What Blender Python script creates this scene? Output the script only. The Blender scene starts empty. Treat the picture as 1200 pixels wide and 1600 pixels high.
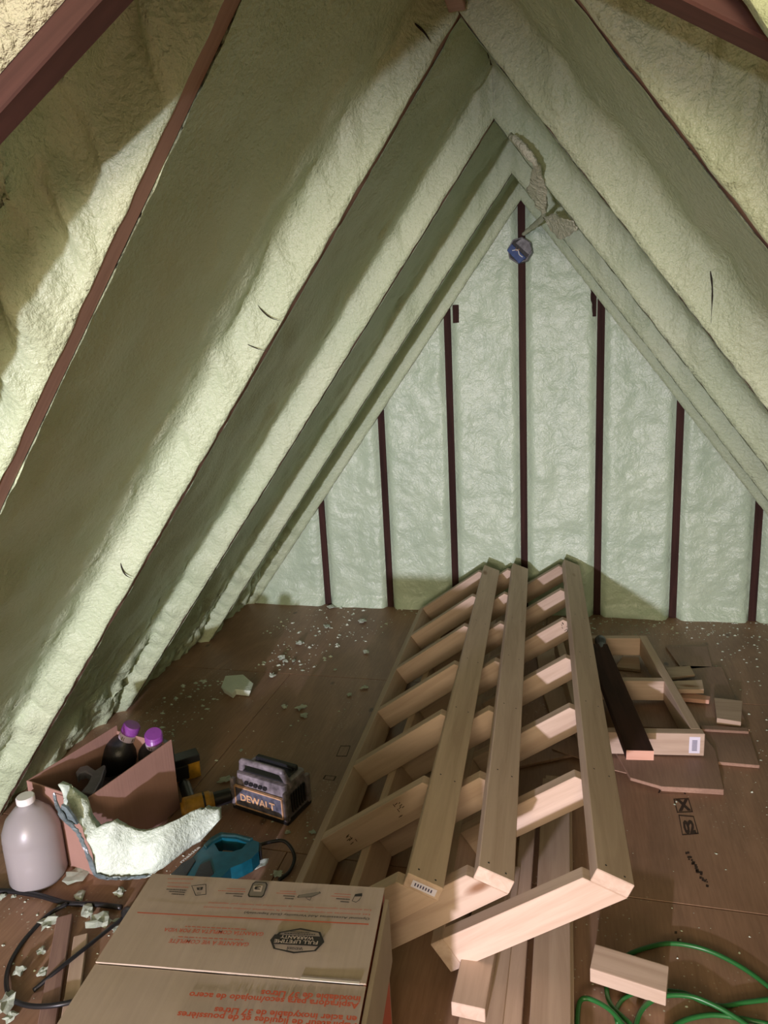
import bpy, bmesh, math, random
from mathutils import Vector, Matrix, noise

# ------------------------------------------------------------------ camera
F_PX, YAW, PITCH, ROLL = 1110.154, 0.258406, 0.22169, -0.053081
CAM = Vector((0.237517, -4.016077, 1.536387))
fwd = Vector((-math.sin(YAW)*math.cos(PITCH), math.cos(YAW)*math.cos(PITCH), -math.sin(PITCH)))
rgt0 = Vector((math.cos(YAW), math.sin(YAW), 0)); up0 = rgt0.cross(fwd)
rgt = rgt0*math.cos(ROLL)+up0*math.sin(ROLL); upv = -rgt0*math.sin(ROLL)+up0*math.cos(ROLL)
scene = bpy.context.scene
cd = bpy.data.cameras.new('camera'); cam = bpy.data.objects.new('camera', cd)
scene.collection.objects.link(cam); scene.camera = cam
cd.sensor_fit = 'VERTICAL'; cd.sensor_height = 32.0; cd.lens = F_PX/1600*32.0
cd.clip_start = 0.02
cam.matrix_world = Matrix(((rgt.x, upv.x, -fwd.x, CAM.x), (rgt.y, upv.y, -fwd.y, CAM.y), (rgt.z, upv.z, -fwd.z, CAM.z), (0, 0, 0, 1)))

# ------------------------------------------------------------------ light
w = bpy.data.worlds.new('world'); scene.world = w; w.use_nodes = True
w.node_tree.nodes['Background'].inputs[0].default_value = (1.0, .88, .66, 1)
w.node_tree.nodes['Background'].inputs[1].default_value = 0.55
def light(name, kind, loc, target, power, color, **kw):
    l = bpy.data.lights.new(name, kind); o = bpy.data.objects.new(name, l); scene.collection.objects.link(o)
    l.energy = power; l.color = color
    for k_, v in kw.items(): setattr(l, k_, v)
    o.location = loc
    o.rotation_euler = (Vector(target)-Vector(loc)).to_track_quat('-Z', 'Y').to_euler()
    return o
# work light standing low on the floor behind the photographer
light('work_light', 'SPOT', (-0.30, -7.00, 0.87), (-0.62, 0, 0.06), 1020, (.89, .83, 1.0), spot_size=math.radians(52), spot_blend=1.0, shadow_soft_size=.05)
# broad warm fill added behind the camera to lift the ambient light
light('warm_fill', 'AREA', (0.25, -7.4, 1.60), (-0.05, -2.0, 1.50), 128, (1.0, .80, .56), shape='RECTANGLE', size=1.3, size_y=.8)
scene.view_settings.view_transform = 'Standard'; scene.view_settings.look = 'None'
scene.view_settings.gamma = 1; scene.view_settings.use_curve_mapping = False
scene.view_settings.exposure = 0.0

# ------------------------------------------------------------------ helpers
C = scene.collection
R_H, R_K = 2.2653, 1.3261                    # height of the rafter plane at the ridge, and its fall per metre
NK = math.hypot(1, R_K)
RY = [-0.020, -0.6386, -1.4319, -2.2252, -3.0185]     # centre lines of the rafter pairs

def ray(px, py): return fwd+rgt*((px-600)/F_PX)+upv*((800-py)/F_PX)
def P(px, py, z=0.0):                        # world point on the level plane z seen at a photo pixel
    v = ray(px, py); return CAM+v*((z-CAM.z)/v.z)
def PY(px, py, y):                           # world point on the upright plane y
    v = ray(px, py); return CAM+v*((y-CAM.y)/v.y)

def sm(a, b, x):
    t = max(0., min(1., (x-a)/(b-a))); return t*t*(3-2*t)
def fbm(p, oct=3):
    s = 0; a = 1
    for i in range(oct):
        s += a*noise.noise(p); p = p*2.03+Vector((7.1, 3.3, 1.7)); a *= .5
    return s

def tag(o, label=None, cat=None, group=None, kind=None):
    if label: o['label'] = label
    if cat: o['category'] = cat
    if group: o['group'] = group
    if kind: o['kind'] = kind
    return o
def empty(name, loc=(0, 0, 0), mat=None):
    o = bpy.data.objects.new(name, None); C.objects.link(o); o.empty_display_size = .1
    if mat is not None: o.matrix_world = mat
    else: o.location = loc
    return o
def link(name, me, mat, parent=None, smooth=False, loc=None):
    o = bpy.data.objects.new(name, me); C.objects.link(o)
    if mat and not me.materials: me.materials.append(mat)
    if smooth:
        for p in me.polygons: p.use_smooth = True
    if parent:
        o.parent = parent
    if loc is not None: o.location = loc
    return o
def mesh(verts, faces, name='m'):
    me = bpy.data.meshes.new(name); me.from_pydata([tuple(v) for v in verts], [], faces); me.update(); return me
def finish(bm, name='m'):
    me = bpy.data.meshes.new(name); bmesh.ops.recalc_face_normals(bm, faces=bm.faces); bm.to_mesh(me); bm.free(); return me
def bevel(bm, off, seg=1):
    bmesh.ops.bevel(bm, geom=list(bm.edges), offset=off, segments=seg, profile=.7, affect='EDGES', clamp_overlap=True)
def prism(poly, axis_fn, bev=0.0, seg=1):
    """poly: list of 2D points; axis_fn(p, 0/1) -> 3D vertex for both ends"""
    bm = bmesh.new(); n = len(poly)
    a = [bm.verts.new(axis_fn(p, 0)) for p in poly]; b = [bm.verts.new(axis_fn(p, 1)) for p in poly]
    bm.faces.new(a); bm.faces.new(b[::-1])
    for i in range(n): bm.faces.new((a[i], b[i], b[(i+1) % n], a[(i+1) % n]))
    bmesh.ops.recalc_face_normals(bm, faces=bm.faces)
    if bev: bevel(bm, bev, seg)
    return finish(bm)
def boxm(x0, x1, y0, y1, z0, z1, bev=0.0, seg=1):
    return prism([(x0, y0), (x1, y0), (x1, y1), (x0, y1)], lambda p, e: (p[0], p[1], z1 if e else z0), bev, seg)
def join_boxes(lst, bev=0.0):
    bm = bmesh.new()
    for b in lst:
        me = boxm(*b, bev=bev); bm.from_mesh(me); bpy.data.meshes.remove(me)
    return finish(bm)
def lathe(prof, seg=28):
    vs = []; fs = []
    for r, z in prof:
        for i in range(seg):
            a = 2*math.pi*i/seg; vs.append((r*math.cos(a), r*math.sin(a), z))
    for j in range(len(prof)-1):
        for i in range(seg):
            fs.append((j*seg+i, j*seg+(i+1) % seg, (j+1)*seg+(i+1) % seg, (j+1)*seg+i))
    fs.append(tuple(range(seg))[::-1]); fs.append(tuple((len(prof)-1)*seg+i for i in range(seg)))
    return mesh(vs, fs)
def catmull(pts, n=8):
    pts = [Vector(p) for p in pts]; out = []
    q = [pts[0]*2-pts[1]]+pts+[pts[-1]*2-pts[-2]]
    for i in range(1, len(q)-2):
        for k in range(n):
            t = k/n; a, b, c, d = q[i-1], q[i], q[i+1], q[i+2]
            out.append(.5*((2*b)+(c-a)*t+(2*a-5*b+4*c-d)*t*t+(3*b-a-3*c+d)*t**3))
    out.append(pts[-1]); return out
def tube(pts, r, n=8, seg=8, lump=0.0, seed=0):
    c = catmull(pts, n) if n > 1 else [Vector(p) for p in pts]; vs = []; fs = []
    prev = None
    for i, p in enumerate(c):
        t = (c[min(i+1, len(c)-1)]-c[max(i-1, 0)]).normalized()
        if prev is None: prev = t.orthogonal().normalized()
        s = (prev-t*prev.dot(t)).normalized(); prev = s; b = t.cross(s)
        rr = r(i/(len(c)-1)) if callable(r) else r
        for k in range(seg):
            a = 2*math.pi*k/seg; d = s*math.cos(a)+b*math.sin(a)
            q = rr*(1+lump*noise.noise((p+d*rr)*60+Vector((seed, 0, 0)))); vs.append(p+d*q)
    m = len(c)
    for i in range(m-1):
        for k in range(seg): fs.append((i*seg+k, i*seg+(k+1) % seg, (i+1)*seg+(k+1) % seg, (i+1)*seg+k))
    fs.append(tuple(range(seg))[::-1]); fs.append(tuple((m-1)*seg+k for k in range(seg)))
    return mesh(vs, fs)

# ------------------------------------------------------------------ materials
def newmat(name):
    m = bpy.data.materials.new(name); m.use_nodes = True; nt = m.node_tree
    return m, nt, nt.nodes['Principled BSDF']
def nd(nt, t, **kw):
    n = nt.nodes.new(t)
    for k_, v in kw.items():
        if k_.startswith('i_'):
            n.inputs[k_[2:].replace('_', ' ')].default_value = v
        else: setattr(n, k_, v)
    return n
def ramp(nt, src, stops):
    r = nt.nodes.new('ShaderNodeValToRGB'); e = r.color_ramp.elements
    while len(e) < len(stops): e.new(.5)
    for q, (p, c) in zip(e, stops): q.position = p; q.color = (*c, 1)
    nt.links.new(src, r.inputs[0]); return r.outputs[0]
def mixc(nt, fac, a, b, mode='MIX'):
    m = nt.nodes.new('ShaderNodeMix'); m.data_type = 'RGBA'; m.blend_type = mode
    for s, v in ((m.inputs[0], fac), (m.inputs[6], a), (m.inputs[7], b)):
        if hasattr(v, 'links') or hasattr(v, 'is_linked'): nt.links.new(v, s)
        elif isinstance(v, (int, float)): s.default_value = v
        else: s.default_value = (*v, 1)
    return m.outputs[2]
def coords(nt, scale=(1, 1, 1), kind='Object'):
    tc = nt.nodes.new('ShaderNodeTexCoord'); mp = nt.nodes.new('ShaderNodeMapping'); mp.inputs['Scale'].default_value = scale
    nt.links.new(tc.outputs[kind], mp.inputs[0]); return mp.outputs[0]
def noise_t(nt, vec, scale, detail=4, rough=.55, dist=0.):
    n = nt.nodes.new('ShaderNodeTexNoise'); n.inputs['Scale'].default_value = scale; n.inputs['Detail'].default_value = detail
    n.inputs['Roughness'].default_value = rough; n.inputs['Distortion'].default_value = dist
    nt.links.new(vec, n.inputs['Vector']); return n.outputs['Fac']
def bump(nt, bs, h, strength, dist, prev=None):
    b = nt.nodes.new('ShaderNodeBump'); b.inputs['Strength'].default_value = strength; b.inputs['Distance'].default_value = dist
    nt.links.new(h, b.inputs['Height'])
    if prev: nt.links.new(prev, b.inputs['Normal'])
    nt.links.new(b.outputs[0], bs.inputs['Normal']); return b.outputs[0]

def foam_mat(name, c1, c2, rough, s_fine, s_mid, bf, bmid, spec=.5, wr=False):
    m, nt, bs = newmat(name); v = coords(nt)
    n1 = noise_t(nt, v, 3.5, 5); col = ramp(nt, n1, [(.3, c1), (.7, c2)])
    sp = noise_t(nt, v, 160, 2); dk = ramp(nt, sp, [(.25, (.62, .64, .5)), (.36, (1, 1, 1))])
    nt.links.new(mixc(nt, .5, col, dk, 'MULTIPLY'), bs.inputs['Base Color'])
    bs.inputs['Roughness'].default_value = rough; bs.inputs['Specular IOR Level'].default_value = spec
    f = noise_t(nt, v, s_fine, 3, .6); b1 = bump(nt, bs, f, bf, .006)
    g = noise_t(nt, v, s_mid, 4, .6, .8 if wr else .2); bump(nt, bs, g, bmid, .018, b1)
    return m
M_FOAM = foam_mat('spray_foam', (.45, .55, .36), (.54, .62, .43), .40, 85, 24, 1.0, .3)
M_FOAMG = foam_mat('spray_foam_gable', (.44, .56, .42), (.54, .66, .50), .36, 75, 20, .45, .42, .6, True)
M_FOAMR = foam_mat('spray_foam_rough', (.56, .6, .44), (.68, .7, .56), .55, 110, 40, .8, .9)
M_CHUNK = foam_mat('cut_foam', (.62, .72, .58), (.74, .82, .70), .6, 300, 60, .5, .6)
M_SKIN = foam_mat('foam_skin', (.50, .63, .52), (.62, .71, .62), .4, 140, 45, .3, .5)

def wood_mat(name, axis, c1, c2, knot=(.25, .13, .07), rough=.62, scale=1.0, vary=.12):
    m, nt, bs = newmat(name)
    s = [26*scale]*3; s[axis] = 1.6*scale; v = coords(nt, tuple(s))
    oi = nt.nodes.new('ShaderNodeObjectInfo')
    ad = nt.nodes.new('ShaderNodeVectorMath'); ad.operation = 'ADD'; cmb = nt.nodes.new('ShaderNodeCombineXYZ')
    mu = nt.nodes.new('ShaderNodeMath'); mu.operation = 'MULTIPLY'; mu.inputs[1].default_value = 37.
    nt.links.new(oi.outputs['Random'], mu.inputs[0])
    for i in range(3): nt.links.new(mu.outputs[0], cmb.inputs[i])
    nt.links.new(v, ad.inputs[0]); nt.links.new(cmb.outputs[0], ad.inputs[1])
    g = noise_t(nt, ad.outputs[0], 1.2, 5, .6, .6)
    col = ramp(nt, g, [(.32, c1), (.62, c2)])
    s2 = [9.]*3; s2[axis] = 3.2; v2 = coords(nt, tuple(s2)); ad2 = nt.nodes.new('ShaderNodeVectorMath'); ad2.operation = 'ADD'
    nt.links.new(v2, ad2.inputs[0]); nt.links.new(cmb.outputs[0], ad2.inputs[1])
    vo = nt.nodes.new('ShaderNodeTexVoronoi'); vo.inputs['Scale'].default_value = .75; nt.links.new(ad2.outputs[0], vo.inputs['Vector'])
    kf = ramp(nt, vo.outputs['Distance'], [(.05, (1, 1, 1)), (.12, (0, 0, 0))])
    col = mixc(nt, kf, col, knot)
    hv = nt.nodes.new('ShaderNodeHueSaturation'); rg = nt.nodes.new('ShaderNodeMapRange')
    rg.inputs['To Min'].default_value = 1-vary; rg.inputs['To Max'].default_value = 1+vary*.6
    nt.links.new(oi.outputs['Random'], rg.inputs[0]); nt.links.new(rg.outputs[0], hv.inputs['Value']); nt.links.new(col, hv.inputs['Color'])
    nt.links.new(hv.outputs[0], bs.inputs['Base Color'])
    bs.inputs['Roughness'].default_value = rough; bs.inputs['Specular IOR Level'].default_value = .3
    bump(nt, bs, g, .12, .002); return m
PINE1, PINE2 = (.46, .335, .25), (.58, .445, .345)
M_PINEX = wood_mat('pine_grain_x', 0, PINE1, PINE2); M_PINEY = wood_mat('pine_grain_y', 1, PINE1, PINE2)
M_RAFT = wood_mat('rafter_wood', 0, (.27, .165, .125), (.38, .235, .185), vary=.05)
M_DARK = wood_mat('dark_old_wood', 2, (.028, .013, .011), (.055, .024, .020), (.3, .25, .2), .95)
M_DARKY = wood_mat('dark_board_wood', 1, (.028, .012, .008), (.05, .02, .013), (.02, .01, .01), .9)
M_VALLEY = wood_mat('valley_rafter_wood', 0, (.06, .028, .025), (.11, .05, .045), (.02, .01, .01), .7)
M_REDEND = wood_mat('cut_end', 0, (.62, .33, .24), (.70, .42, .32))
M_OLDY = wood_mat('weathered_batten', 1, (.20, .12, .10), (.34, .22, .18), (.06, .04, .03), .5)

def ply_mat(name, c1, c2, rough=.5, specks=False, axis=1):
    m, nt, bs = newmat(name); s = [3.4]*3; s[axis] = .8; v = coords(nt, tuple(s))
    n0 = noise_t(nt, v, 1.0, 2, .4, .5)
    mu = nt.nodes.new('ShaderNodeMath'); mu.operation = 'MULTIPLY'; mu.inputs[1].default_value = 26.; nt.links.new(n0, mu.inputs[0])
    fr_ = nt.nodes.new('ShaderNodeMath'); fr_.operation = 'SINE'; nt.links.new(mu.outputs[0], fr_.inputs[0])
    fine = noise_t(nt, coords(nt, (6, 60, 60) if axis == 0 else (60, 5, 60)), 2, 4)
    col = mixc(nt, ramp(nt, fr_.outputs[0], [(.0, (0, 0, 0)), (.8, (1, 1, 1))]), tuple(x*.86 for x in c2), c2)
    col = mixc(nt, .5, col, ramp(nt, fine, [(.3, (.62, .58, .55)), (.65, (1, 1, 1))]), 'MULTIPLY')
    big = noise_t(nt, coords(nt), 1.6, 5); col = mixc(nt, .8, col, ramp(nt, big, [(.35, (.62, .58, .54)), (.65, (1, 1, 1))]), 'MULTIPLY')
    vo = nt.nodes.new('ShaderNodeTexVoronoi'); vo.inputs['Scale'].default_value = 3.4; nt.links.new(coords(nt, (1.8, 1, 1)), vo.inputs['Vector'])
    col = mixc(nt, ramp(nt, vo.outputs['Distance'], [(.04, (.8,)*3), (.09, (0, 0, 0))]), col, tuple(.28*x for x in c1))
    if specks:
        vs = nt.nodes.new('ShaderNodeTexVoronoi'); vs.inputs['Scale'].default_value = 60; nt.links.new(coords(nt), vs.inputs['Vector'])
        k1 = ramp(nt, vs.outputs['Distance'], [(.10, (1, 1, 1)), (.17, (0, 0, 0))])
        k2 = ramp(nt, noise_t(nt, coords(nt), 1.7, 3), [(.5, (0, 0, 0)), (.66, (1, 1, 1))])
        col = mixc(nt, mixc(nt, 1., k1, k2, 'MULTIPLY'), col, (.6, .6, .48))
    nt.links.new(col, bs.inputs['Base Color']); bs.inputs['Roughness'].default_value = rough
    bump(nt, bs, fine, .12, .002); return m
M_PLY = ply_mat('floor_plywood', (.27, .155, .10), (.40, .24, .155), .5, True)
M_SCRAP = ply_mat('scrap_plywood', (.30, .18, .12), (.40, .25, .18), .55)

def plain(name, c, rough=.5, metal=0., spec=.5, bumps=None, var=.0, trans=0.):
    m, nt, bs = newmat(name); v = coords(nt); n = noise_t(nt, v, 40, 4)
    lo = tuple(x*(1-var) for x in c); hi = tuple(min(1, x*(1+var)) for x in c)
    nt.links.new(ramp(nt, n, [(.3, lo), (.7, hi)]), bs.inputs['Base Color'])
    bs.inputs['Roughness'].default_value = rough; bs.inputs['Metallic'].default_value = metal; bs.inputs['Specular IOR Level'].default_value = spec
    if trans: bs.inputs['Transmission Weight'].default_value = trans
    if bumps: bump(nt, bs, noise_t(nt, v, bumps[0], 3), bumps[1], .003)
    return m
def card_mat(name, c, axis=0):
    m, nt, bs = newmat(name); s = [3.]*3; s[axis] = 140.; n = noise_t(nt, coords(nt, tuple(s)), 1, 2)
    b = noise_t(nt, coords(nt), 7, 4)
    col = mixc(nt, .5, ramp(nt, b, [(.3, tuple(x*.86 for x in c)), (.7, c)]), ramp(nt, n, [(.3, (.86,)*3), (.7, (1, 1, 1))]), 'MULTIPLY')
    nt.links.new(col, bs.inputs['Base Color']); bs.inputs['Roughness'].default_value = .8; bs.inputs['Specular IOR Level'].default_value = .2
    bump(nt, bs, n, .25, .002); return m
M_CARD = card_mat('cardboard', (.42, .345, .275)); M_CARD2 = card_mat('cardboard_red', (.40, .235, .19))
M_CARDIN = card_mat('cardboard_inside_shaded', (.20, .115, .08))  # darker board colour, shade inside the open box painted in
M_RED = plain('red_print', (.42, .075, .03), .7); M_BLK = plain('black_print', (.02, .018, .015), .6); M_TAN = plain('tan_print', (.42, .345, .275), .8)
M_GREYP = plain('grey_print', (.16, .14, .11), .7)
M_BPLAST = plain('black_plastic', (.018, .018, .02), .35, bumps=(200, .2)); M_DIRTY = plain('dusty_black_plastic', (.20, .175, .19), .45, bumps=(90, .4), var=.55)
M_DPANEL = plain('dusty_panel', (.10, .10, .13), .4, bumps=(90, .3), var=.6)
M_YEL = plain('yellow_plastic', (.42, .22, .02), .4, var=.3, bumps=(90, .2)); M_YDUST = plain('worn_yellow_print', (.60, .36, .20), .5, var=.3)
M_TEAL = plain('teal_plastic', (.004, .075, .105), .33, var=.2); M_METAL = plain('steel', (.5, .5, .52), .3, 1.)
M_TEALG = plain('teal_rubber', (.012, .05, .05), .5, var=.3)
M_WHITEP = plain('white_print', (.75, .75, .75), .5)
M_PURP = plain('purple_cap', (.23, .06, .30), .3); M_LAB = plain('bottle_label', (.5, .42, .55), .4); M_GREYPL = plain('grey_plastic', (.17, .16, .20), .4, var=.15)
M_JUG = plain('milky_plastic', (.66, .63, .64), .35, trans=.55); M_WATER = plain('jug_liquid', (.36, .34, .33), .3); M_CAP = plain('white_cap', (.8, .8, .78), .4)
M_CORD = plain('black_cord', (.012, .012, .014), .4); M_GREEN = plain('green_cord', (.02, .13, .03), .35); M_GAP = plain('gap_dark', (.02, .015, .01), .9)
M_BLUE = plain('blue_box_plastic', (.03, .07, .22), .4, var=.3); M_BOXM = plain('dusty_metal', (.16, .16, .17), .45, .3, var=.4, bumps=(60, .4))
M_LABELW = plain('white_label', (.72, .70, .82), .5); M_INKB = plain('ink', (.05, .05, .12), .6)
M_STAMP = plain('ink_stamp', (.045, .026, .018), .8)
M_COPPER = plain('copper', (.5, .3, .2), .4, .5)

# ------------------------------------------------------------------ lettering
def text_mesh(s, A, B, up, H, off, bold=0.0, shear=0.0):
    A = Vector(A); B = Vector(B); cu = bpy.data.curves.new('t', 'FONT'); cu.body = s; cu.offset = bold; cu.shear = shear; cu.resolution_u = 2
    o = bpy.data.objects.new('t', cu); C.objects.link(o); bpy.context.view_layer.update()
    me = bpy.data.meshes.new_from_object(o.evaluated_get(bpy.context.evaluated_depsgraph_get())); bpy.data.objects.remove(o)
    xs = [v.co.x for v in me.vertices]; x0, x1 = min(xs), max(xs)
    up = Vector(up).normalized(); d = (B-A); nrm = d.normalized().cross(up)*off
    for v in me.vertices:
        v.co = A+d*((v.co.x-x0)/(x1-x0))+up*(v.co.y/.7*H)+nrm
    return me
def quads_mesh(quads):
    vs = []; fs = []
    for q in quads:
        b = len(vs); vs += [tuple(p) for p in q]; fs.append(tuple(range(b, b+len(q))))
    return mesh(vs, fs)

# ================================================================== STRUCTURE
# ---- floor
floor = tag(empty('floor'), 'brown plywood subfloor strewn with foam crumbs', 'floor', kind='structure')
link('joist_layer', boxm(-2.3, 2.3, -8.3, .12, -.06, -.0185), M_GAP, floor)
rows = [(-.98, .10, [-2.3, .13, 2.3]), (-2.2, -.98, [-2.3, -1.09, 1.35, 2.3]), (-3.42, -2.2, [-2.3, -.62, 1.82, 2.3]), (-4.64, -3.42, [-2.3, .1, 2.3]), (-5.86, -4.64, [-2.3, -1.0, 1.4, 2.3]), (-7.08, -5.86, [-2.3, .1, 2.3]), (-8.3, -7.08, [-2.3, -1.0, 1.4, 2.3])]
for y0, y1, xs in rows:
    for a, b in zip(xs, xs[1:]):
        link('plywood_sheet', boxm(a+.0015, b-.0015, y0+.0015, y1-.0015, -.018, 0, .0012), M_PLY, floor)

# ---- sloping sides: rafters, foam between them, deck boards outside
walls = {-1: tag(empty('wall_left'), 'left roof slope with pale green spray foam between rafters', 'roof slope', kind='structure'),
         1: tag(empty('wall_right'), 'right roof slope with pale green spray foam between rafters', 'roof slope', kind='structure')}
def slope_pt(side, s, d, y): return Vector((side*(s+R_K*d/NK), y, R_H-R_K*s+d/NK))
def rafter(side, yc, w=.038, dep=.14, smax=1.712):
    y0, y1 = yc-w/2, yc+w/2; L = smax*NK; rot = Matrix.Rotation(math.atan2(R_K, 1), 4, 'Y') if side > 0 else Matrix.Rotation(math.pi-math.atan2(R_K, 1), 4, 'Y')
    # local x runs down the slope
    o = empty_m = None
    poly = [(0, 0), (L, 0), (L+dep*R_K*.0, dep), (-dep*R_K, dep)]
    dirv = Vector((side, 0, -R_K)).normalized(); nv = Vector((side*R_K, 0, 1)).normalized()
    me = prism(poly, lambda p, e: (p[0], (y1 if e else y0)-yc, p[1]), .0015)
    yv = Vector((0, 1, 0)); M = Matrix(((dirv.x, 0, nv.x, 0), (dirv.y, 1, nv.y, yc), (dirv.z, 0, nv.z, R_H), (0, 0, 0, 1)))
    ob = link('rafter', me, M_RAFT, walls[side]); ob.matrix_world = M
    return ob
for side in (-1, 1):
    for i, yc in enumerate(RY): rafter(side, yc, smax=1.712)
def foam_bay(side, y0, y1, seed, depth=.095, rough=0.0, nu=46, nv=210, smax=1.80, mat=None):
    W = y1-y0; near = abs(y0-(RY[4]+.019)) < .001
    ov0 = .0105 if side > 0 else (.001 if near else .0085); ov1 = .0105 if side > 0 else (.002 if seed > 9 else .0085)
    prof = [(0, -.0028), (.0006, -.0030), (.002, .012), (.004, .03), (.006, .048), (.009, .064), (.014, .078), (.024, .088), (.04, .093)]
    us = [(p, d) for p, d in prof]+[(.055+(W-.11)*i/(nu-1), .095) for i in range(nu)]+[(W-p, d) for p, d in prof[::-1]]
    vs = []; n = len(us)
    for j in range(nv+1):
        v = j/nv
        for i, (u, d0) in enumerate(us):
            d = d0*depth/.095
            s_end = smax
            s = v*s_end
            edge = min(u, W-u)
            base = Vector((side*s*1.0, y0+u, s*1.3+seed*3.7))
            inside = sm(0.0, .07, edge)
            d += inside*(.018*fbm(base*2.6)+.004*fbm(base*9))
            d += (1-inside)*.006*noise.noise(base*Vector((14, 14, 14)).x)
            # foam heaped against the side of the rafter that faces the camera
            lum = (.012+.05*rough)*max(0, fbm(base*(7+4*rough)+Vector((3, 9, 2)), 4)+.15)*sm(0, .06, d)*(1-sm(.05, .16, edge))
            lum += sm(1.05, 1.45, s)*.045*abs(fbm(base*15, 4))*sm(0, .05, d)*(1-sm(.05, .16, edge))
            stp = noise.cell(Vector((s*3.1+seed, seed*2.3, .5)))*.5+.5
            du = lum+.007*stp*sm(.0, .03, d)*(1-sm(.04, .10, edge))
            # lumpy foam near the floor and filling towards the ridge
            low = sm(1.25, 1.7, s); top = 1-sm(.02, .22, s)
            d -= sm(0, .05, edge)*low*(.02+.05*abs(fbm(base*7, 4))+.03*sm(1.55, 1.72, s)*(1+fbm(base*5))); d -= inside*top*.02
            d += rough*inside*(1-sm(.1, .3, W-u))*.035*fbm(base*14, 4)
            # cracks across the foam strip
            d = max(d, -.0045)
            if d0 < 0: d = d0+.0035*max(-.3, noise.noise(base*26)) if (side > 0 or seed < 9) else d0+.002
            elif d0 < .02: d = d0+.003*noise.noise(base*30)
            s2 = -R_K*d/NK + (s_end+R_K*d/NK)*v
            yy = y0+u+(du if u < W/2 else -du)
            if i == 0: yy = y0-ov0-.005*noise.noise(base*22); 
            if i == n-1: yy = y1+ov1+.006*noise.noise(base*22+Vector((5, 5, 5)))
            vs.append(slope_pt(side, s2, d, yy))
    fs = []
    for j in range(nv):
        for i in range(n-1):
            a = j*n+i; f = (a, a+1, a+n+1, a+n); fs.append(f if side > 0 else f[::-1])
    return link('foam_panel', mesh(vs, fs), mat or M_FOAM, walls[side], smooth=True)
for side in (-1, 1):
    for i in range(4):
        foam_bay(side, RY[i+1]+.019, RY[i]-.019, i*2+side, rough=.25 if i else .1)
    foam_bay(side, -3.36, RY[4]-.019, 11+side, rough=1.0, depth=.115, nu=24, nv=260, mat=M_FOAM)
    dk = []
    for s, d in ((-.30, .165), (1.95, .165), (1.95, .185), (-.30, .185)):
        q = slope_pt(side, s+.09 if s < 0 else s, d, 0); dk.append((q.x, q.z))
    link('roof_deck', prism(dk, lambda p, e: (p[0], .12 if e else -3.40, p[1])), M_DARKY, walls[side])
    # low cheek closing the space under the slope next to the wing
ridge = tag(link('trim_1', prism([(-.019, 0), (.019, 0), (.019, .2), (-.019, .2)], lambda p, e: (p[0], -2.262 if e else -3.0, R_H-.012+p[1]), .002), M_RAFT), 'ridge board seen at the top of the nearest rafters', 'ridge board', kind='structure')

# ---- gable wall
gable = tag(empty('wall_back'), 'gable end wall of pale green spray foam between dark studs', 'wall', kind='structure')
SP = .4064
for n_ in range(-3, 4):
    x = n_*SP; zt = R_H-R_K*abs(x)+.02
    ob = link('stud', boxm(-.019, .019, 0, .10, 0, zt-.0, .0015), M_DARK, gable, loc=(x, -.004, 0))
for px0, px1, py0, py1 in ((922, 932, 448, 495), (708, 717, 476, 505)):
    a = PY(px0, py1, -.004); b = PY(px1, py0, -.004)
    link('cripple_stud', boxm(a.x, b.x, -.012, .06, a.z, b.z, .0015), M_DARK, gable)
xs = [-1.86]+[n_*SP for n_ in range(-3, 4)]+[1.86]
for b, (xa, xb) in enumerate(zip(xs, xs[1:])):
    x0, x1 = xa+.0175, xb-.0175; nu = 34; nv = 150
    vs = []; top = max(R_H-R_K*abs(x0), R_H-R_K*abs(x1), .1)+.16
    for j in range(nv+1):
        z = -.01+top*j/nv
        for i in range(nu+1):
            u = i/nu; x = x0+(x1-x0)*u; zz = min(z, R_H-R_K*abs(x)+.14)
            e = min(u, 1-u)*(x1-x0); p = Vector((x, b*3.1, zz))
            y = .014*(1-sm(0, .03, e))-.004-.010*sm(.0, .05, e)*(1-.6*sm(.05, .16, e))+.012*fbm(p*5)*sm(0, .05, e)+.0035*fbm(Vector((x*14, b, zz*24)), 3)*sm(0, .02, e)
            y -= .03*max(0, 1-zz/.07)*sm(0, .02, e)
            ln = -.0*1; vs.append((x, y, zz))
    fs = [(j*(nu+1)+i, j*(nu+1)+i+1, (j+1)*(nu+1)+i+1, (j+1)*(nu+1)+i) for j in range(nv) for i in range(nu)]
    link('foam_panel', mesh(vs, fs), M_FOAMG, gable, smooth=True)
link('sheathing', prism([(-1.95, -.05), (1.95, -.05), (0, 2.6)], lambda p, e: (p[0], .13 if e else .10, p[1])), M_DARKY, gable)

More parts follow.
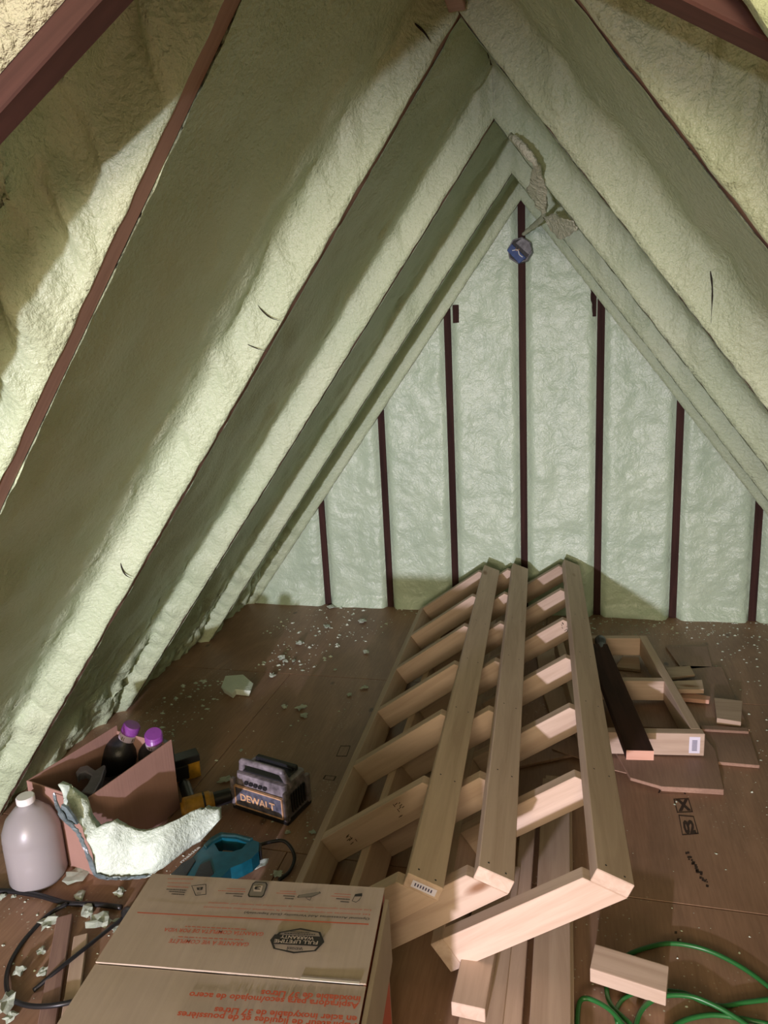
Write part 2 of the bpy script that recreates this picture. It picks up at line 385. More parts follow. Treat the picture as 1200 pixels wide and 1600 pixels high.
# ---- the older roof over the near end: shallow dark rafters with foam behind
ceil = tag(empty('ceiling'), 'older low roof near the viewer, foamed between dark stained rafters', 'ceiling', kind='structure')
for side in (-1, 1):
    sl = .612; z0 = 2.012; c = math.atan(sl); L = 2.1/math.cos(c)
    dirv = Vector((side, 0, -sl)).normalized(); nv = Vector((side*sl, 0, 1)).normalized()
    M = Matrix(((dirv.x, 0, nv.x, 0), (0, 1, 0, -3.3), (dirv.z, 0, nv.z, z0), (0, 0, 0, 1)))
    ob = link('valley_rafter', prism([(.0, -.0), (L, -.0), (L, .16), (-.1, .16)], lambda p, e: (p[0], -.0 if e else -.034, p[1]-.014), .002), M_VALLEY, ceil); ob.matrix_world = M
    link('foam_infill', prism([(side*.37, 1.90), (side*2.2, .80), (side*2.2, 0), (side*1.80, 0)], lambda p, e: (p[0], -3.375 if e else -3.43, p[1])), M_FOAMR, ceil)
    nu, nvv = 120, 70; vs = []
    for j in range(nvv+1):
        y = -3.335-4.9*(j/nvv)**1.8
        for i in range(nu+1):
            x = 2.3*(i/nu)**1.3; p = Vector((side*x, y, 4.))
            q = sm(0, .05, -3.335-y)
            z = z0+.012-sl*x+.35*min(1.6, -3.335-y)+q*(.05+.02*fbm(p*6, 4)+.010*abs(fbm(p*24, 3)))
            vs.append((side*x, y, z))
    fs = []
    for j in range(nvv):
        for i in range(nu):
            a = j*(nu+1)+i; f = (a, a+1, a+nu+2, a+nu+1); fs.append(f if side < 0 else f[::-1])
    link('foam_panel', mesh(vs, fs), M_FOAMR, ceil, smooth=True)

# ================================================================== KNEE-WALL FRAMES
LW, LT = .089, .038; H_, PH, LL = .3928, .5864, 2.42
def knee_wall(name, O, yaw, tilt, label, cup=0):
    a = Vector((math.sin(yaw), math.cos(yaw), 0)); x = a.cross(Vector((0, 0, 1))).normalized(); z = Vector((0, 0, 1))
    t = x*math.cos(tilt)+z*math.sin(tilt); n = -x*math.sin(tilt)+z*math.cos(tilt)
    M = Matrix(((t.x, a.x, n.x, O[0]), (t.y, a.y, n.y, O[1]), (t.z, a.z, n.z, O[2]), (0, 0, 0, 1)))
    r = tag(empty(name, mat=M), label, 'wall frame', 'leaning knee wall frames')
    link('bottom_plate', boxm(0, LT, 0, LL, 0, LW, .002), M_PINEY, r)
    e0 = LT+H_+LW*math.tan(PH); P0 = Vector((e0, 0)); uu = Vector((-math.sin(PH), math.cos(PH))); v = Vector((math.cos(PH), math.sin(PH)))
    sp = (LL-LT)/6
    for k in range(7):
        y = k*sp
        link('stud', prism([(LT, 0), (e0, 0), (LT+H_, LW), (LT, LW)], lambda p, e: (p[0], y+(LT if e else 0), p[1]), .0015), M_PINEX, r)
    q = [P0, P0+uu*LW, P0+uu*LW+v*LT, P0+v*LT]
    tp = link('top_plate', prism(q, lambda p, e: (p[0], LL if e else 0, p[1]), .002), M_PINEY, r)
    # nail heads on the plate
    bm = bmesh.new()
    for k in range(7):
        for f in (.25, .74):
            c = P0+uu*LW*f+v*(LT+.0004); yy = k*sp+LT/2+random.Random(k*7+f).uniform(-.008, .008)
            vs = [bm.verts.new((c.x+uu.x*.0028*math.cos(w_), yy+.0028*math.sin(w_), c.y+uu.y*.0028*math.cos(w_))) for w_ in [i*math.pi/3 for i in range(6)]]
            bm.faces.new(vs)
    me = bpy.data.meshes.new('nails'); bm.to_mesh(me); bm.free(); nl = link('nail_heads', me, M_BPLAST, r); nl['kind'] = 'stuff'
    return r, P0, uu, v, sp
F3 = (-.0344, -2.578, .034); F2 = (-.294, -2.590, .0025); F1 = (-.4495, -2.6446, .0025)
kw1 = knee_wall('knee_wall_frame', F1, -.0364, .610, 'leftmost leaning pine stud frame, with a white tag on its plate end')
kw2 = knee_wall('knee_wall_frame', F2, -.0382, .6021, 'middle leaning pine stud frame, its plate between the two others')
kw3 = knee_wall('knee_wall_frame', F3, -.0339, .5819, 'rightmost leaning pine stud frame, over the pile of long boards')
# white tag on the end of the left plate
P0, uu, v, sp = kw1[1:]
c0 = P0+uu*.072+v*.008; c1 = P0+uu*.012+v*.008
tg = [(p.x, -.0012, p.y) for p in (c0, c1, c1+v*.02, c0+v*.02)]
t_ = link('paper_tag', quads_mesh([tg]), M_LABELW, kw1[0]); t_['label'] = 'small white printed tag'
bars = []
for k in range(7):
    a_ = c0+(c1-c0)*(.12+.11*k)+v*.006; bars.append([(a_.x, -.0018, a_.y), ((a_+uu*-.003).x, -.0018, (a_+uu*-.003).y), ((a_+uu*-.003+v*.009).x, -.0018, (a_+uu*-.003+v*.009).y), ((a_+v*.009).x, -.0018, (a_+v*.009).y)])
link('tag_print', quads_mesh(bars), M_INKB, kw1[0])
# ink stamps on studs (illegible grade marks)
def stamp_marks(parent, s, y, m, w_, h_, seed):
    rnd = random.Random(seed); q = []
    for k in range(9):
        x = s+rnd.uniform(0, w_); z = m+rnd.uniform(0, h_); l = rnd.uniform(.006, .014); t = .0022
        if rnd.random() < .5: q.append([(x, y, z), (x+l, y, z+.002), (x+l, y, z+t+.002), (x, y, z+t)])
        else: q.append([(x, y, z), (x+t, y, z), (x+t, y, z+l), (x, y, z+l)])
    link('ink_stamp', quads_mesh(q), M_STAMP, parent)
stamp_marks(kw1[0], .11, sp-.0006, .03, .035, .03, 1); stamp_marks(kw1[0], .30, sp-.0006, .03, .03, .04, 2)
stamp_marks(kw3[0], .40, 4*sp-.0006, .03, .03, .045, 3)

# ================================================================== BOARDS
def board_between(name, A, B, Wd, T, mat, label=None, cat='board', group=None, roll=0.0, side=0.0, parent=None, bev=.0018, zbase=None):
    """board whose top-face centre line runs A->B; width Wd across, thickness T downward"""
    A = Vector(A); B = Vector(B); d = (B-A); L = d.length; d.normalize()
    x = d.cross(Vector((0, 0, 1))).normalized(); n = x.cross(d)
    q = Matrix.Rotation(roll, 3, d); x = q @ x; n = q @ n
    M = Matrix(((x.x, d.x, n.x, A.x), (x.y, d.y, n.y, A.y), (x.z, d.z, n.z, A.z), (0, 0, 0, 1)))
    ob = link(name, boxm(-Wd/2+side, Wd/2+side, 0, L, -T, 0, bev), mat, parent); ob.matrix_world = M
    if label: tag(ob, label, cat, group)
    return ob
G = 'long boards piled under the leaning frames'
def long_board(near, far, z, Wd, T, label, mat=M_PINEY, ext=0.0):
    A = P(*near, z); B = P(*far, z); d = (B-A).normalized(); return board_between('long_board', A-d*ext, B, Wd, T, mat, label, 'board', G)
board_between('long_board', (.025, -2.70, .078), (.045, -2.25, .078), .078, .038, M_PINEY, 'short pale board end on the left of the long board pile', 'board', G)
board_between('long_board', (.045, -3.25, .038), (.060, -2.18, .038), .100, .036, M_PINEY, 'low board underneath the left end of the long board pile', 'board', G)
board_between('long_board', (.121, -2.76, .034), (.122, -1.85, .034), .046, .033, M_PINEY, 'narrow board in the middle of the long board pile', 'board', G)
board_between('long_board', (.208, -3.40, .077), (.206, -1.78, .077), .089, .038, M_PINEY, 'long pale board on the right of the pile, upper of two', 'board', G)
board_between('long_board', (.215, -3.38, .038), (.214, -1.70, .038), .089, .037, M_PINEY, 'long board flat on the floor below the right pale board', 'board', G)

# ---- plywood and pine offcuts on the right
def scrap(pts, ztop, T, label, mat=None, name='plywood_offcut', cat='offcut', group='plywood offcuts under the small frame'):
    w_ = [P(x, y, ztop) for x, y in pts]; c = sum(w_, Vector())/len(w_)
    me = prism([(p.x-c.x, p.y-c.y) for p in w_], lambda p, e: (p[0], p[1], 0 if e else -T), .0012)
    o = link(name, me, mat or M_SCRAP); o.location = (c.x, c.y, ztop); return tag(o, label, cat, group)
scrap([(1040, 1010), (1105, 1010), (1113, 1042), (1066, 1046)], .012, .011, 'dull square plywood offcut at the far end of the scraps')
scrap([(1066, 1040), (1128, 1042), (1152, 1098), (1172, 1140), (1090, 1138), (1035, 1060)], .012, .011, 'large plywood offcut lying behind the small thick block')
scrap([(1090, 1136), (1170, 1142), (1187, 1196), (1118, 1190)], .014, .0125, 'square plywood offcut with a pale edge, farthest to the right')
scrap([(1094, 1133), (1168, 1137), (1170, 1143), (1097, 1139)], .026, .011, 'thin double edged plywood strip above the right square offcut')
scrap([(960, 1172), (1100, 1150), (1118, 1172), (1131, 1234), (1034, 1229), (985, 1215)], .026, .012, 'wide plywood offcut in front of the small frame, topmost')
scrap([(955, 1172), (1090, 1165), (1131, 1238), (1034, 1232)], .012, .011, 'wide plywood offcut hidden just below the front one')
scrap([(880, 1150), (960, 1160), (1035, 1180), (1036, 1222), (960, 1203), (862, 1170)], .018, .004, 'thin dark fibreboard sheet poking from under the right frame', M_SCRAP, 'fibreboard_sheet')
scrap([(1116, 1090), (1160, 1095), (1158, 1128), (1120, 1122)], .038, .026, 'small pale square block standing on the large offcut', M_PINEX, 'wood_block', 'block', 'pine offcuts')
scrap([(1040, 1043), (1078, 1040), (1086, 1054), (1048, 1059)], .045, .012, 'thin pale offcut poking right from the small frame, farthest', M_PINEX, 'pine_offcut', 'offcut', 'pine offcuts')
scrap([(1050, 1064), (1097, 1062), (1100, 1077), (1056, 1077)], .062, .02, 'pale thick offcut poking right from the small frame, middle', M_PINEX, 'pine_offcut', 'offcut', 'pine offcuts')
scrap([(1058, 1082), (1080, 1082), (1110, 1088), (1108, 1094), (1062, 1090)], .036, .018, 'reddish offcut poking right from the small frame, nearest', M_REDEND, 'pine_offcut', 'offcut', 'pine offcuts')
scrap([(975, 1022), (998, 1023), (1001, 1046), (962, 1042)], .016, .014, 'pale panel piece lying inside the far bay of the small frame', M_PINEX, 'pine_offcut', 'offcut', 'pine offcuts')
scrap([(985, 1085), (1060, 1092), (1085, 1140), (1000, 1135)], .014, .012, 'dark plywood piece lying inside the near bay of the small frame')
scrap([(838, 1018), (868, 1008), (874, 1040), (842, 1048)], .02, .018, 'pale short board seen between the middle and right frames', M_PINEY, 'pine_offcut', 'offcut', 'pine offcuts')
scrap([(848, 1078), (888, 1070), (900, 1110), (862, 1124)], .02, .018, 'knotty short board under the fourth rung of the right frame', M_PINEY, 'pine_offcut', 'offcut', 'pine offcuts')
scrap([(786, 1160), (850, 1120), (905, 1150), (900, 1178), (800, 1200)], .012, .011, 'dark plywood panel lying under the right frame rungs')

# ---- small floor frame
zt = .12; A = P(1010, 993, zt); B = P(1100, 1147, zt); d = (B-A).normalized(); L = (B-A).length; xx = Vector((-d.y, d.x, 0))*-1
if xx.x < 0: xx = -xx
Wf = .44
Mx = Matrix(((-xx.x, d.x*-1, 0, B.x), (-xx.y, -d.y, 0, B.y), (0, 0, 1, zt), (0, 0, 0, 1)))   # local x to the left, y away, origin near right corner
ff = tag(empty('small_frame', mat=Mx), 'small pine box frame lying on plywood scraps, with a barcode sticker', 'wall frame')
FT = .036; FH = .089
link('side_rail', boxm(0, FT, FT, L, -FH, 0, .002), M_PINEY, ff)
link('side_rail', boxm(Wf-FT, Wf, FT, L, -FH, 0, .002), M_PINEY, ff)
link('front_rail', boxm(-.004, Wf, 0, FT, -FH, 0, .002), M_PINEX, ff)
link('end_rail', boxm(FT, Wf-FT, L-FT, L, -FH, 0, .002), M_PINEX, ff)
link('cross_rail', boxm(FT, Wf-FT, L*.50-FT, L*.50, -FH, 0, .002), M_PINEX, ff)
st = link('barcode_sticker', quads_mesh([[(.012, -.0008, -.078), (.05, -.0008, -.078), (.05, -.0008, -.012), (.012, -.0008, -.012)]]), M_LABELW, ff); st['label'] = 'white barcode sticker'
link('barcode', quads_mesh([[(.022, -.0014, -.068+.005*k), (.040, -.0014, -.068+.005*k), (.040, -.0014, -.0655+.005*k), (.022, -.0014, -.0655+.005*k)] for k in range(9)]), M_INKB, ff)
# ---- dark plank resting over that frame
zt = .160; R0 = P(949, 1006, zt); R1 = P(1022, 1173, zt-.002); d = (R0-R1).normalized(); xs_ = Vector((d.y, -d.x, 0))
if xs_.x < 0: xs_ = -xs_
pk = board_between('dark_plank', R1-xs_*.046, R0-xs_*.046, .092, .037, M_DARKY, 'dark stained plank with a fresh reddish cut end, across the small frame', 'plank')
ec = link('cut_end', quads_mesh([[(-.0455, -.0006, -.0365), (.0455, -.0006, -.0365), (.0455, -.0006, -.0005), (-.0455, -.0006, -.0005)]]), M_REDEND, pk); ec['label'] = 'fresh reddish end grain'
# ---- black tube with a cap tucked beside the plank
t0 = P(938, 1000, .15); t1 = P(941, 1030, .135)
bt = link('black_tube', tube([t0, t0*.5+t1*.5, t1, t1+(t1-t0)*1.3], lambda t: .026 if t < .12 else .019, 6, 14), M_BPLAST, smooth=True)
tag(bt, 'black plastic tube tucked between the right frame and dark plank', 'tube')

# ---- offcut of timber lying on the green cord
bl = prism([(0, 0), (.172, 0), (.172, .070), (0, .070)], lambda p, e: (p[0], p[1], .03 if e else -.015), .003, 2)
blk = link('timber_offcut', bl, M_PINEX); a = P(922, 1512, .06); b = P(1048, 1552, .06); dd = (b-a).normalized()
yy_ = Vector((-dd.y, dd.x, 0))
tl = .12; zz_ = Vector((0, 0, 1)); y2 = yy_*math.cos(tl)+zz_*math.sin(tl); z2 = -yy_*math.sin(tl)+zz_*math.cos(tl)
blk.matrix_world = Matrix(((dd.x, y2.x, z2.x, a.x), (dd.y, y2.y, z2.y, a.y), (dd.z, y2.z, z2.z, .032), (0, 0, 0, 1)))
tag(blk, 'short thick pine offcut lying on the green cord', 'offcut')

# ================================================================== CORDS
def cord(name, pts, r, mat, label, z=.008, zs=None):
    w_ = []
    for i, (x, y) in enumerate(pts):
        zz = z if zs is None else zs[i]; w_.append(P(x, y, zz))
    o = link(name, tube(w_, r, 8, 8), mat, smooth=True); return tag(o, label, 'cord')
gz = [.008, .008, .010, .012, .014, .012, .008, .008, .008, .010, .012, .010, .010, .010, .012, .02, .028, .022, .012, .010, .010]
gp = [(1240, 1580), (1195, 1537), (1150, 1506), (1100, 1483), (1050, 1474), (1010, 1481), (975, 1496), (955, 1520), (948, 1545), (956, 1572), (985, 1600), (1015, 1635), (1080, 1650)]
cord('green_extension_cord', gp, .0058, M_GREEN, 'green extension cord arching behind the short thick offcut', zs=[.007]*13)
o2 = [(905, 1660), (902, 1610), (905, 1568), (918, 1560), (945, 1572), (965, 1590), (985, 1620), (1000, 1660)]
cord('green_extension_cord', o2, .0058, M_GREEN, 'bright green cord loop beside the long boards', zs=[.007, .007, .009, .014, .018, .016, .01, .008])
o3 = [(990, 1660), (992, 1610), (1005, 1575), (1035, 1557), (1075, 1556), (1110, 1568), (1150, 1590), (1200, 1625)]
cord('green_extension_cord', o3, .0058, M_GREEN, 'green cord curving right in front of the short thick offcut', zs=[.007, .009, .013, .016, .018, .016, .012, .01])
o4 = [(1040, 1548), (1070, 1552), (1100, 1566), (1130, 1572), (1165, 1566), (1215, 1560)]
cord('green_extension_cord', o4, .0055, M_GREEN, 'darker green cord running to the right edge', zs=[.006]*6)
o5 = [(965, 1600), (962, 1580), (975, 1560), (1000, 1548)]
cord('green_extension_cord', o5, .0050, M_GREEN, 'dark green cord passing under the short thick offcut', zs=[.005]*4)
o6 = [(1040, 1612), (1070, 1594), (1110, 1586), (1150, 1590), (1200, 1600)]
cord('green_extension_cord', o6, .0055, M_GREEN, 'green cord lowest in the tangle at the bottom edge', zs=[.006]*5)
bk = [(-60, 1400), (0, 1392), (55, 1398), (105, 1411), (150, 1413), (190, 1418)]
cord('black_power_cord', bk, .0075, M_CORD, 'thick black cord crossing the floor in front of the jug', zs=[.009]*6)
bk2 = [(105, 1412), (75, 1430), (50, 1455), (30, 1480), (14, 1510), (10, 1540), (20, 1562), (50, 1572), (90, 1570), (130, 1560), (160, 1548)]
cord('black_power_cord', bk2, .0060, M_CORD, 'black cord looping round the foam scraps at lower left', zs=[.018, .012]+[.007]*3+[.01, .009, .02, .028, .02, .01])
bk3 = [(52, 1548), (90, 1516), (130, 1484), (165, 1456), (190, 1436), (205, 1422)]
cord('black_power_cord', bk3, .0055, M_CORD, 'straight black cord end lying across the two old battens', zs=[.007, .024, .026, .014, .012, .012])
pl = link('black_plug', lathe([(.008, 0), (.016, .004), (.018, .02), (.017, .035), (.009, .05), (.007, .06)], 12), M_BPLAST, smooth=True)
pl.location = P(196, 1424, .018); pl.rotation_euler = (math.radians(80), 0, math.radians(60)); tag(pl, 'black cord plug beside the large carton edge', 'plug')

# ---- two old battens by the lower left
def batten(p0, p1, Wd, z, mat, label):
    A = P(*p0, z); B = P(*p1, z); board_between('old_batten', A, B, Wd, .016, mat, label, 'batten', 'old battens on the floor')
batten((66, 1640), (101, 1430), .042, .020, M_DARK if False else M_OLDY, 'dark old batten at lower left, left of the pair')
batten((100, 1640), (126, 1460), .036, .018, M_PINEY, 'paler batten with torn foam skin, right of the pair')

# ================================================================== LARGE CARTON
ZB = .48
c = {k: P(*q, ZB) for k, q in dict(fl=(238, 1363), fr=(600, 1385), sl=(160, 1507), sr=(578, 1532)).items()}
fr = c['fr']; ux = (c['fl']-c['fr']); BW = ux.length; ux.normalize(); uy = Vector((ux.y, -ux.x, 0))
if uy.y > 0: uy = -uy
BD = .47; hh = ((c['sl']-c['fl']).dot(uy)+(c['sr']-c['fr']).dot(uy))/2
MB = Matrix(((ux.x, uy.x, 0, fr.x), (ux.y, uy.y, 0, fr.y), (0, 0, 1, 0), (0, 0, 0, 1)))   # x: left, y: towards viewer
# local frame must be right handed: x left, y toward the viewer, z up
carton = tag(empty('large_carton', mat=MB), 'large closed tan carton with upside-down red and black print, nearest the viewer', 'box')
def wallq(x0, x1, y0, y1, z0=.001, z1=ZB-.004): return (x0, x1, y0, y1, z0, z1)
th = .004
link('side_panel', boxm(0, BW, 0, th, 0, ZB-.006, .0008), M_CARD, carton); link('side_panel', boxm(0, BW, BD-th, BD, 0, ZB-.006, .0008), M_CARD, carton)
link('side_panel', boxm(BW-th, BW, th, BD-th, 0, ZB-.006, .0008), M_CARD, carton)
s_ = link('side_panel', boxm(0, th, th, BD-th, 0, ZB-.006, .0008), M_RED, carton); s_['label'] = 'red printed side panel'
link('bottom_panel', boxm(th, BW-th, th, BD-th, 0, th), M_CARD, carton)
def flap(y0, y1, lift0, lift1, seed):
    nu, nv = 24, 12; vs = []
    for layer in (0, 1):
        for j in range(nv+1):
            for i in range(nu+1):
                u = i/nu; v_ = j/nv; x = -.001+(BW+.002)*u; y = y0+(y1-y0)*v_
                z = ZB-.004+lift0*(1-v_)+lift1*v_+.0015*noise.noise(Vector((x*9, y*9, seed)))
                vs.append((x, y, z-(.0035 if layer == 0 else 0)))
    n1 = (nu+1)*(nv+1); fs = []
    for j in range(nv):
        for i in range(nu):
            a = j*(nu+1)+i; fs.append((a, a+nu+1, a+nu+2, a+1)); b = a+n1; fs.append((b, b+1, b+nu+2, b+nu+1))
    for i in range(nu):
        for jj, rev in ((0, 0), (nv, 1)):
            a = jj*(nu+1)+i; f = (a, a+1, a+1+n1, a+n1); fs.append(f if not rev else f[::-1])
    for j in range(nv):
        for ii, rev in ((0, 1), (nu, 0)):
            a = j*(nu+1)+ii; b = a+nu+1; f = (a, b, b+n1, a+n1); fs.append(f if not rev else f[::-1])
    me = mesh(vs, fs); bm = bmesh.new(); bm.from_mesh(me); bmesh.ops.recalc_face_normals(bm, faces=bm.faces); bm.to_mesh(me); bm.free()
    return me
fa = link('top_flap', flap(-.001, hh-.001, 0, .002, 1), M_CARD, carton); fb = link('top_flap', flap(hh+.0015, BD+.001, -.001, 0, 4), M_CARD, carton)
tp_ = link('seam_highlight_strip', boxm(.010, .115, hh-.0015, hh+.0030, ZB-.001, ZB+.0004), plain('seam_highlight', (.6, .55, .48), .12), carton)  # pale glossy strip, puts the seam's highlight into the colour
tp_['label'] = 'thin pale shiny strip standing in for the highlight on the seam'
sf = link('loose_flap', boxm(-.012, -.003, .02, BD*.98, ZB-.16, ZB-.012, .001), M_CARD, carton); sf['label'] = 'cardboard flap hanging on the right side'
iMB = MB.inverted()
def toB(px, py): q = iMB @ P(px, py, ZB); return Vector((q.x, q.y, ZB+.0006))
def btext(s, r, l, H, mat, bold=.0, shear=.0, lab=None):
    A = toB(*r); B = toB(*l); d_ = (B-A).normalized(); up = Vector((-d_.y, d_.x, 0))
    if up.y < 0: up = -up          # letters stand towards the viewer
    o = link('printed_text', text_mesh(s, A, B, up, H, 0, bold, shear), mat, carton); o['label'] = lab or 'printed lettering'
    return o
def b2(x, y): return (200+x/5.4545, 1350+y/5.4545)      # crop coordinates of the left half of the print
def b3(x, y): return (400+x/5.4545, 1350+y/5.4545)
btext('GARANTIE À VIE COMPLÈTE', b2(1035, 672), b2(358, 640), .0085, M_RED, .012, .12)
btext('GARANTÍA COMPLETA DE POR VIDA', b2(1160, 585), b2(317, 545), .0085, M_RED, .012, .12)
btext('Optional Accessories Add Versatility (Sold Separately)', b3(970, 462), b2(993, 408), .0052, M_BLK, .014, .12)
btext('Los accesorios opcionales aumentan la versatilidad (se venden por separado)', b3(983, 390), b2(690, 326), .0042, M_RED, .006, .12)
btext('Les accessoires en option augmentent la versatilité (vendus séparément)', b3(973, 428), b2(650, 362), .0042, M_RED, .006, .12)
def dz(dx, f): return f
f4 = lambda x, y: (360+x/4.4444, 1450+y/4.4444); f3 = lambda x, y: (100+x/4.615, 1450+y/4.615)
btext('inoxidable de 37 Litros', f4(906, 478), f4(218, 432), .011, M_RED, .03)
btext('Aspiradora para seco/mojado de acero', f4(896, 522), f3(910, 462), .011, M_RED, .03)
btext('en acier inoxydable de 37 Litres', f4(882, 615), f3(1090, 572), .011, M_RED, .03)
btext('Aspirateur de liquides et de poussières', f4(880, 665), f3(826, 602), .011, M_RED, .03)
def bpoly(pts, mat, lab, dzz=0.0, outline=None):
    q = [toB(*p)+Vector((0, 0, dzz)) for p in pts]
    if outline:
        c_ = sum(q, Vector())/len(q); inn = [c_+(p-c_)*(1-outline/(p-c_).length) for p in q]; n_ = len(q)
        me = mesh(q+inn, [(i, (i+1) % n_, n_+(i+1) % n_, n_+i) for i in range(n_)])
    else: me = mesh(q, [tuple(range(len(q)))])
    bm = bmesh.new(); bm.from_mesh(me)
    for f in bm.faces:
        f.normal_update()
        if f.normal.z < 0: f.normal_flip()
    bm.to_mesh(me); bm.free()
    o = link('printed_mark', me, mat, carton); o['label'] = lab; return o
a, b = b2(80, 415), b3(960, 515); bpoly([(a[0], a[1]-.8), (b[0], b[1]-.8), (b[0], b[1]+1.0), (a[0], a[1]+.8)], M_RED, 'long red printed rule')
oct_ = [b3(120, 650), b3(200, 582), b3(380, 548), b3(550, 582), b3(583, 668), b3(510, 745), b3(320, 765), b3(148, 725)]
bpoly(oct_, M_BLK, 'black octagonal badge outline', .0001, outline=.004)
bpoly([b3(122, 650), b3(160, 602), b3(552, 622), b3(582, 668), b3(540, 705), b3(140, 682)], M_BLK, 'black band of the badge', .0002)
btext('FULL LIFETIME', b3(530, 662), b3(160, 645), .0078, M_TAN, .015).location.z = .0006
btext('WARRANTY', b3(497, 626), b3(215, 610), .0072, M_TAN, .015).location.z = .0006
btext('RIDGID', b3(385, 718), b3(275, 712), .0042, M_BLK, .02).location.z = .0003
bpoly([b3(262, 738), b3(268, 706), b3(390, 712), b3(398, 738)], M_BLK, 'pill outline in the badge', .0001, outline=.0012)
def dashes(r, l, H, mat, lab, n=14, seed=1):
    rnd = random.Random(seed); A = toB(*r); B = toB(*l); d_ = (B-A); u_ = Vector((-d_.y, d_.x, 0)).normalized()
    if u_.y < 0: u_ = -u_
    q = []; t = 0.
    while t < .97:
        w_ = rnd.uniform(.03, .09); e = min(1, t+w_); a_ = A+d_*t; b_ = A+d_*e; q.append([a_, b_, b_+u_*H, a_+u_*H]); t = e+.018
    me = quads_mesh(q); bm = bmesh.new(); bm.from_mesh(me)
    for f in bm.faces:
        f.normal_update()
        if f.normal.z < 0: f.normal_flip()
    bm.to_mesh(me); bm.free(); o = link('small_print', me, mat, carton); o['label'] = lab
dashes(b2(985, 645), b2(430, 618), .0018, M_RED, 'tiny red print'); dashes(b2(1010, 556), b2(490, 530), .0018, M_RED, 'tiny red print', seed=2)
dashes(b3(505, 600), b3(235, 588), .002, M_BLK, 'tiny black print', seed=3); dashes(b3(455, 583), b3(290, 575), .002, M_BLK, 'tiny black print', seed=4)
for i, (r, l, H, m_) in enumerate([(b2(555, 128), b2(340, 125), .0016, M_RED), (b2(535, 164), b2(335, 158), .0016, M_RED), (b2(515, 198), b2(330, 190), .0016, M_RED),
        (b2(500, 222), b2(330, 212), .0028, M_BLK), (b2(490, 240), b2(352, 230), .0028, M_BLK), (b2(482, 258), b2(372, 252), .0028, M_BLK),
        (b2(1000, 214), b2(840, 208), .0016, M_RED), (b2(1000, 236), b2(770, 226), .0016, M_RED), (b2(985, 254), b2(835, 248), .0028, M_BLK), (b2(975, 274), b2(900, 268), .003, M_BLK),
        (b3(340, 236), b3(205, 230), .0016, M_RED), (b3(345, 256), b3(170, 246), .0016, M_RED), (b3(330, 274), b3(235, 268), .003, M_BLK), (b3(322, 294), b3(245, 288), .003, M_BLK),
        (b3(808, 260), b3(665, 252), .0016, M_RED), (b3(805, 282), b3(640, 272), .0016, M_RED), (b3(800, 300), b3(685, 292), .003, M_BLK), (b3(795, 322), b3(720, 316), .003, M_BLK)]):
    dashes(r, l, H, m_, 'small accessory caption', seed=10+i)
bpoly([b2(540, 186), b2(668, 172), b2(668, 262), b2(575, 272)], M_BLK, 'tilted square pictogram', .0, outline=.0022)
btext('B', b2(640, 198), b2(585, 202), .0078, M_BLK, .03)
btext('SIZE', b2(625, 246), b2(585, 246), .003, M_BLK, .01)
bpoly([b2(1062, 168), b2(1085, 152), b2(1180, 158), b2(1190, 180), b2(1160, 270), b2(1140, 288), b2(1030, 284), b2(1020, 265)], M_GREYP, 'dark filter can pictogram', .0)
bpoly([b2(1062, 168), b2(1085, 152), b2(1180, 158), b2(1190, 180), b2(1160, 270), b2(1140, 288), b2(1030, 284), b2(1020, 265)], M_BLK, 'filter can outline', .0002, outline=.0028)
bpoly([b2(1070, 188), b2(1150, 186), b2(1135, 240), b2(1070, 236)], M_TAN, 'light face of the filter can', .0002)
btext('3', b2(1135, 196), b2(1080, 196), .0085, M_BLK, .03).location.z = .0006
bpoly([b3(350, 285), b3(365, 266), b3(545, 238), b3(553, 250), b3(480, 282), b3(360, 290)], M_GREYP, 'floor nozzle pictogram'); bpoly([b3(350, 285), b3(365, 266), b3(545, 238), b3(553, 250), b3(480, 282), b3(360, 290)], M_BLK, 'nozzle outline', .0001, outline=.0016)
bpoly([b3(420, 288), b3(475, 282), b3(462, 312), b3(445, 308)], M_BLK, 'nozzle neck outline', .0, outline=.0014)
bpoly([b3(845, 258), b3(905, 250), b3(905, 275), b3(838, 275)], M_BLK, 'hose end pictogram'); bpoly([b3(838, 275), b3(903, 275), b3(880, 312), b3(852, 330), b3(816, 318)], M_BLK, 'hose elbow outline', .0, outline=.0016)

# ================================================================== OPEN CARDBOARD BOX with bottles
q0 = P(133, 1250, .27); q1 = P(48, 1215, .27); q3 = P(268, 1155, .27)
e1 = (q1-q0); e3 = (q3-q0); w1 = e1.length; w3 = e3.length; e3.normalize(); e1 = (e1-e3*e1.dot(e3)); w1 = e1.length; e1.normalize()
MC = Matrix(((e3.x, e1.x, 0, q0.x), (e3.y, e1.y, 0, q0.y), (0, 0, 1, 0.001), (0, 0, 0, 1)))
ob_ = tag(empty('open_cardboard_box', mat=MC), 'open brown cardboard box holding black bottles, by the left slope', 'box')
hb = .268; t = .005
link('side_panel', boxm(0, w3, 0, t, 0, hb, .001), M_CARD2, ob_); link('side_panel', boxm(0, w3, w1-t, w1, 0, hb, .001), M_CARD2, ob_)
link('side_panel', boxm(0, t, t, w1-t, 0, hb, .001), M_CARD2, ob_); link('side_panel', boxm(w3-t, w3, t, w1-t, 0, hb-.02, .001), M_CARD2, ob_)
link('bottom_panel', boxm(t, w3-t, t, w1-t, 0, .004), M_CARDIN, ob_)
fl = link('torn_flap', boxm(-.004, -.001, .01, w1*.5, hb-.09, hb-.008, .0008), M_CARD2, ob_); fl['label'] = 'torn folded flap'
iMC = MC.inverted()
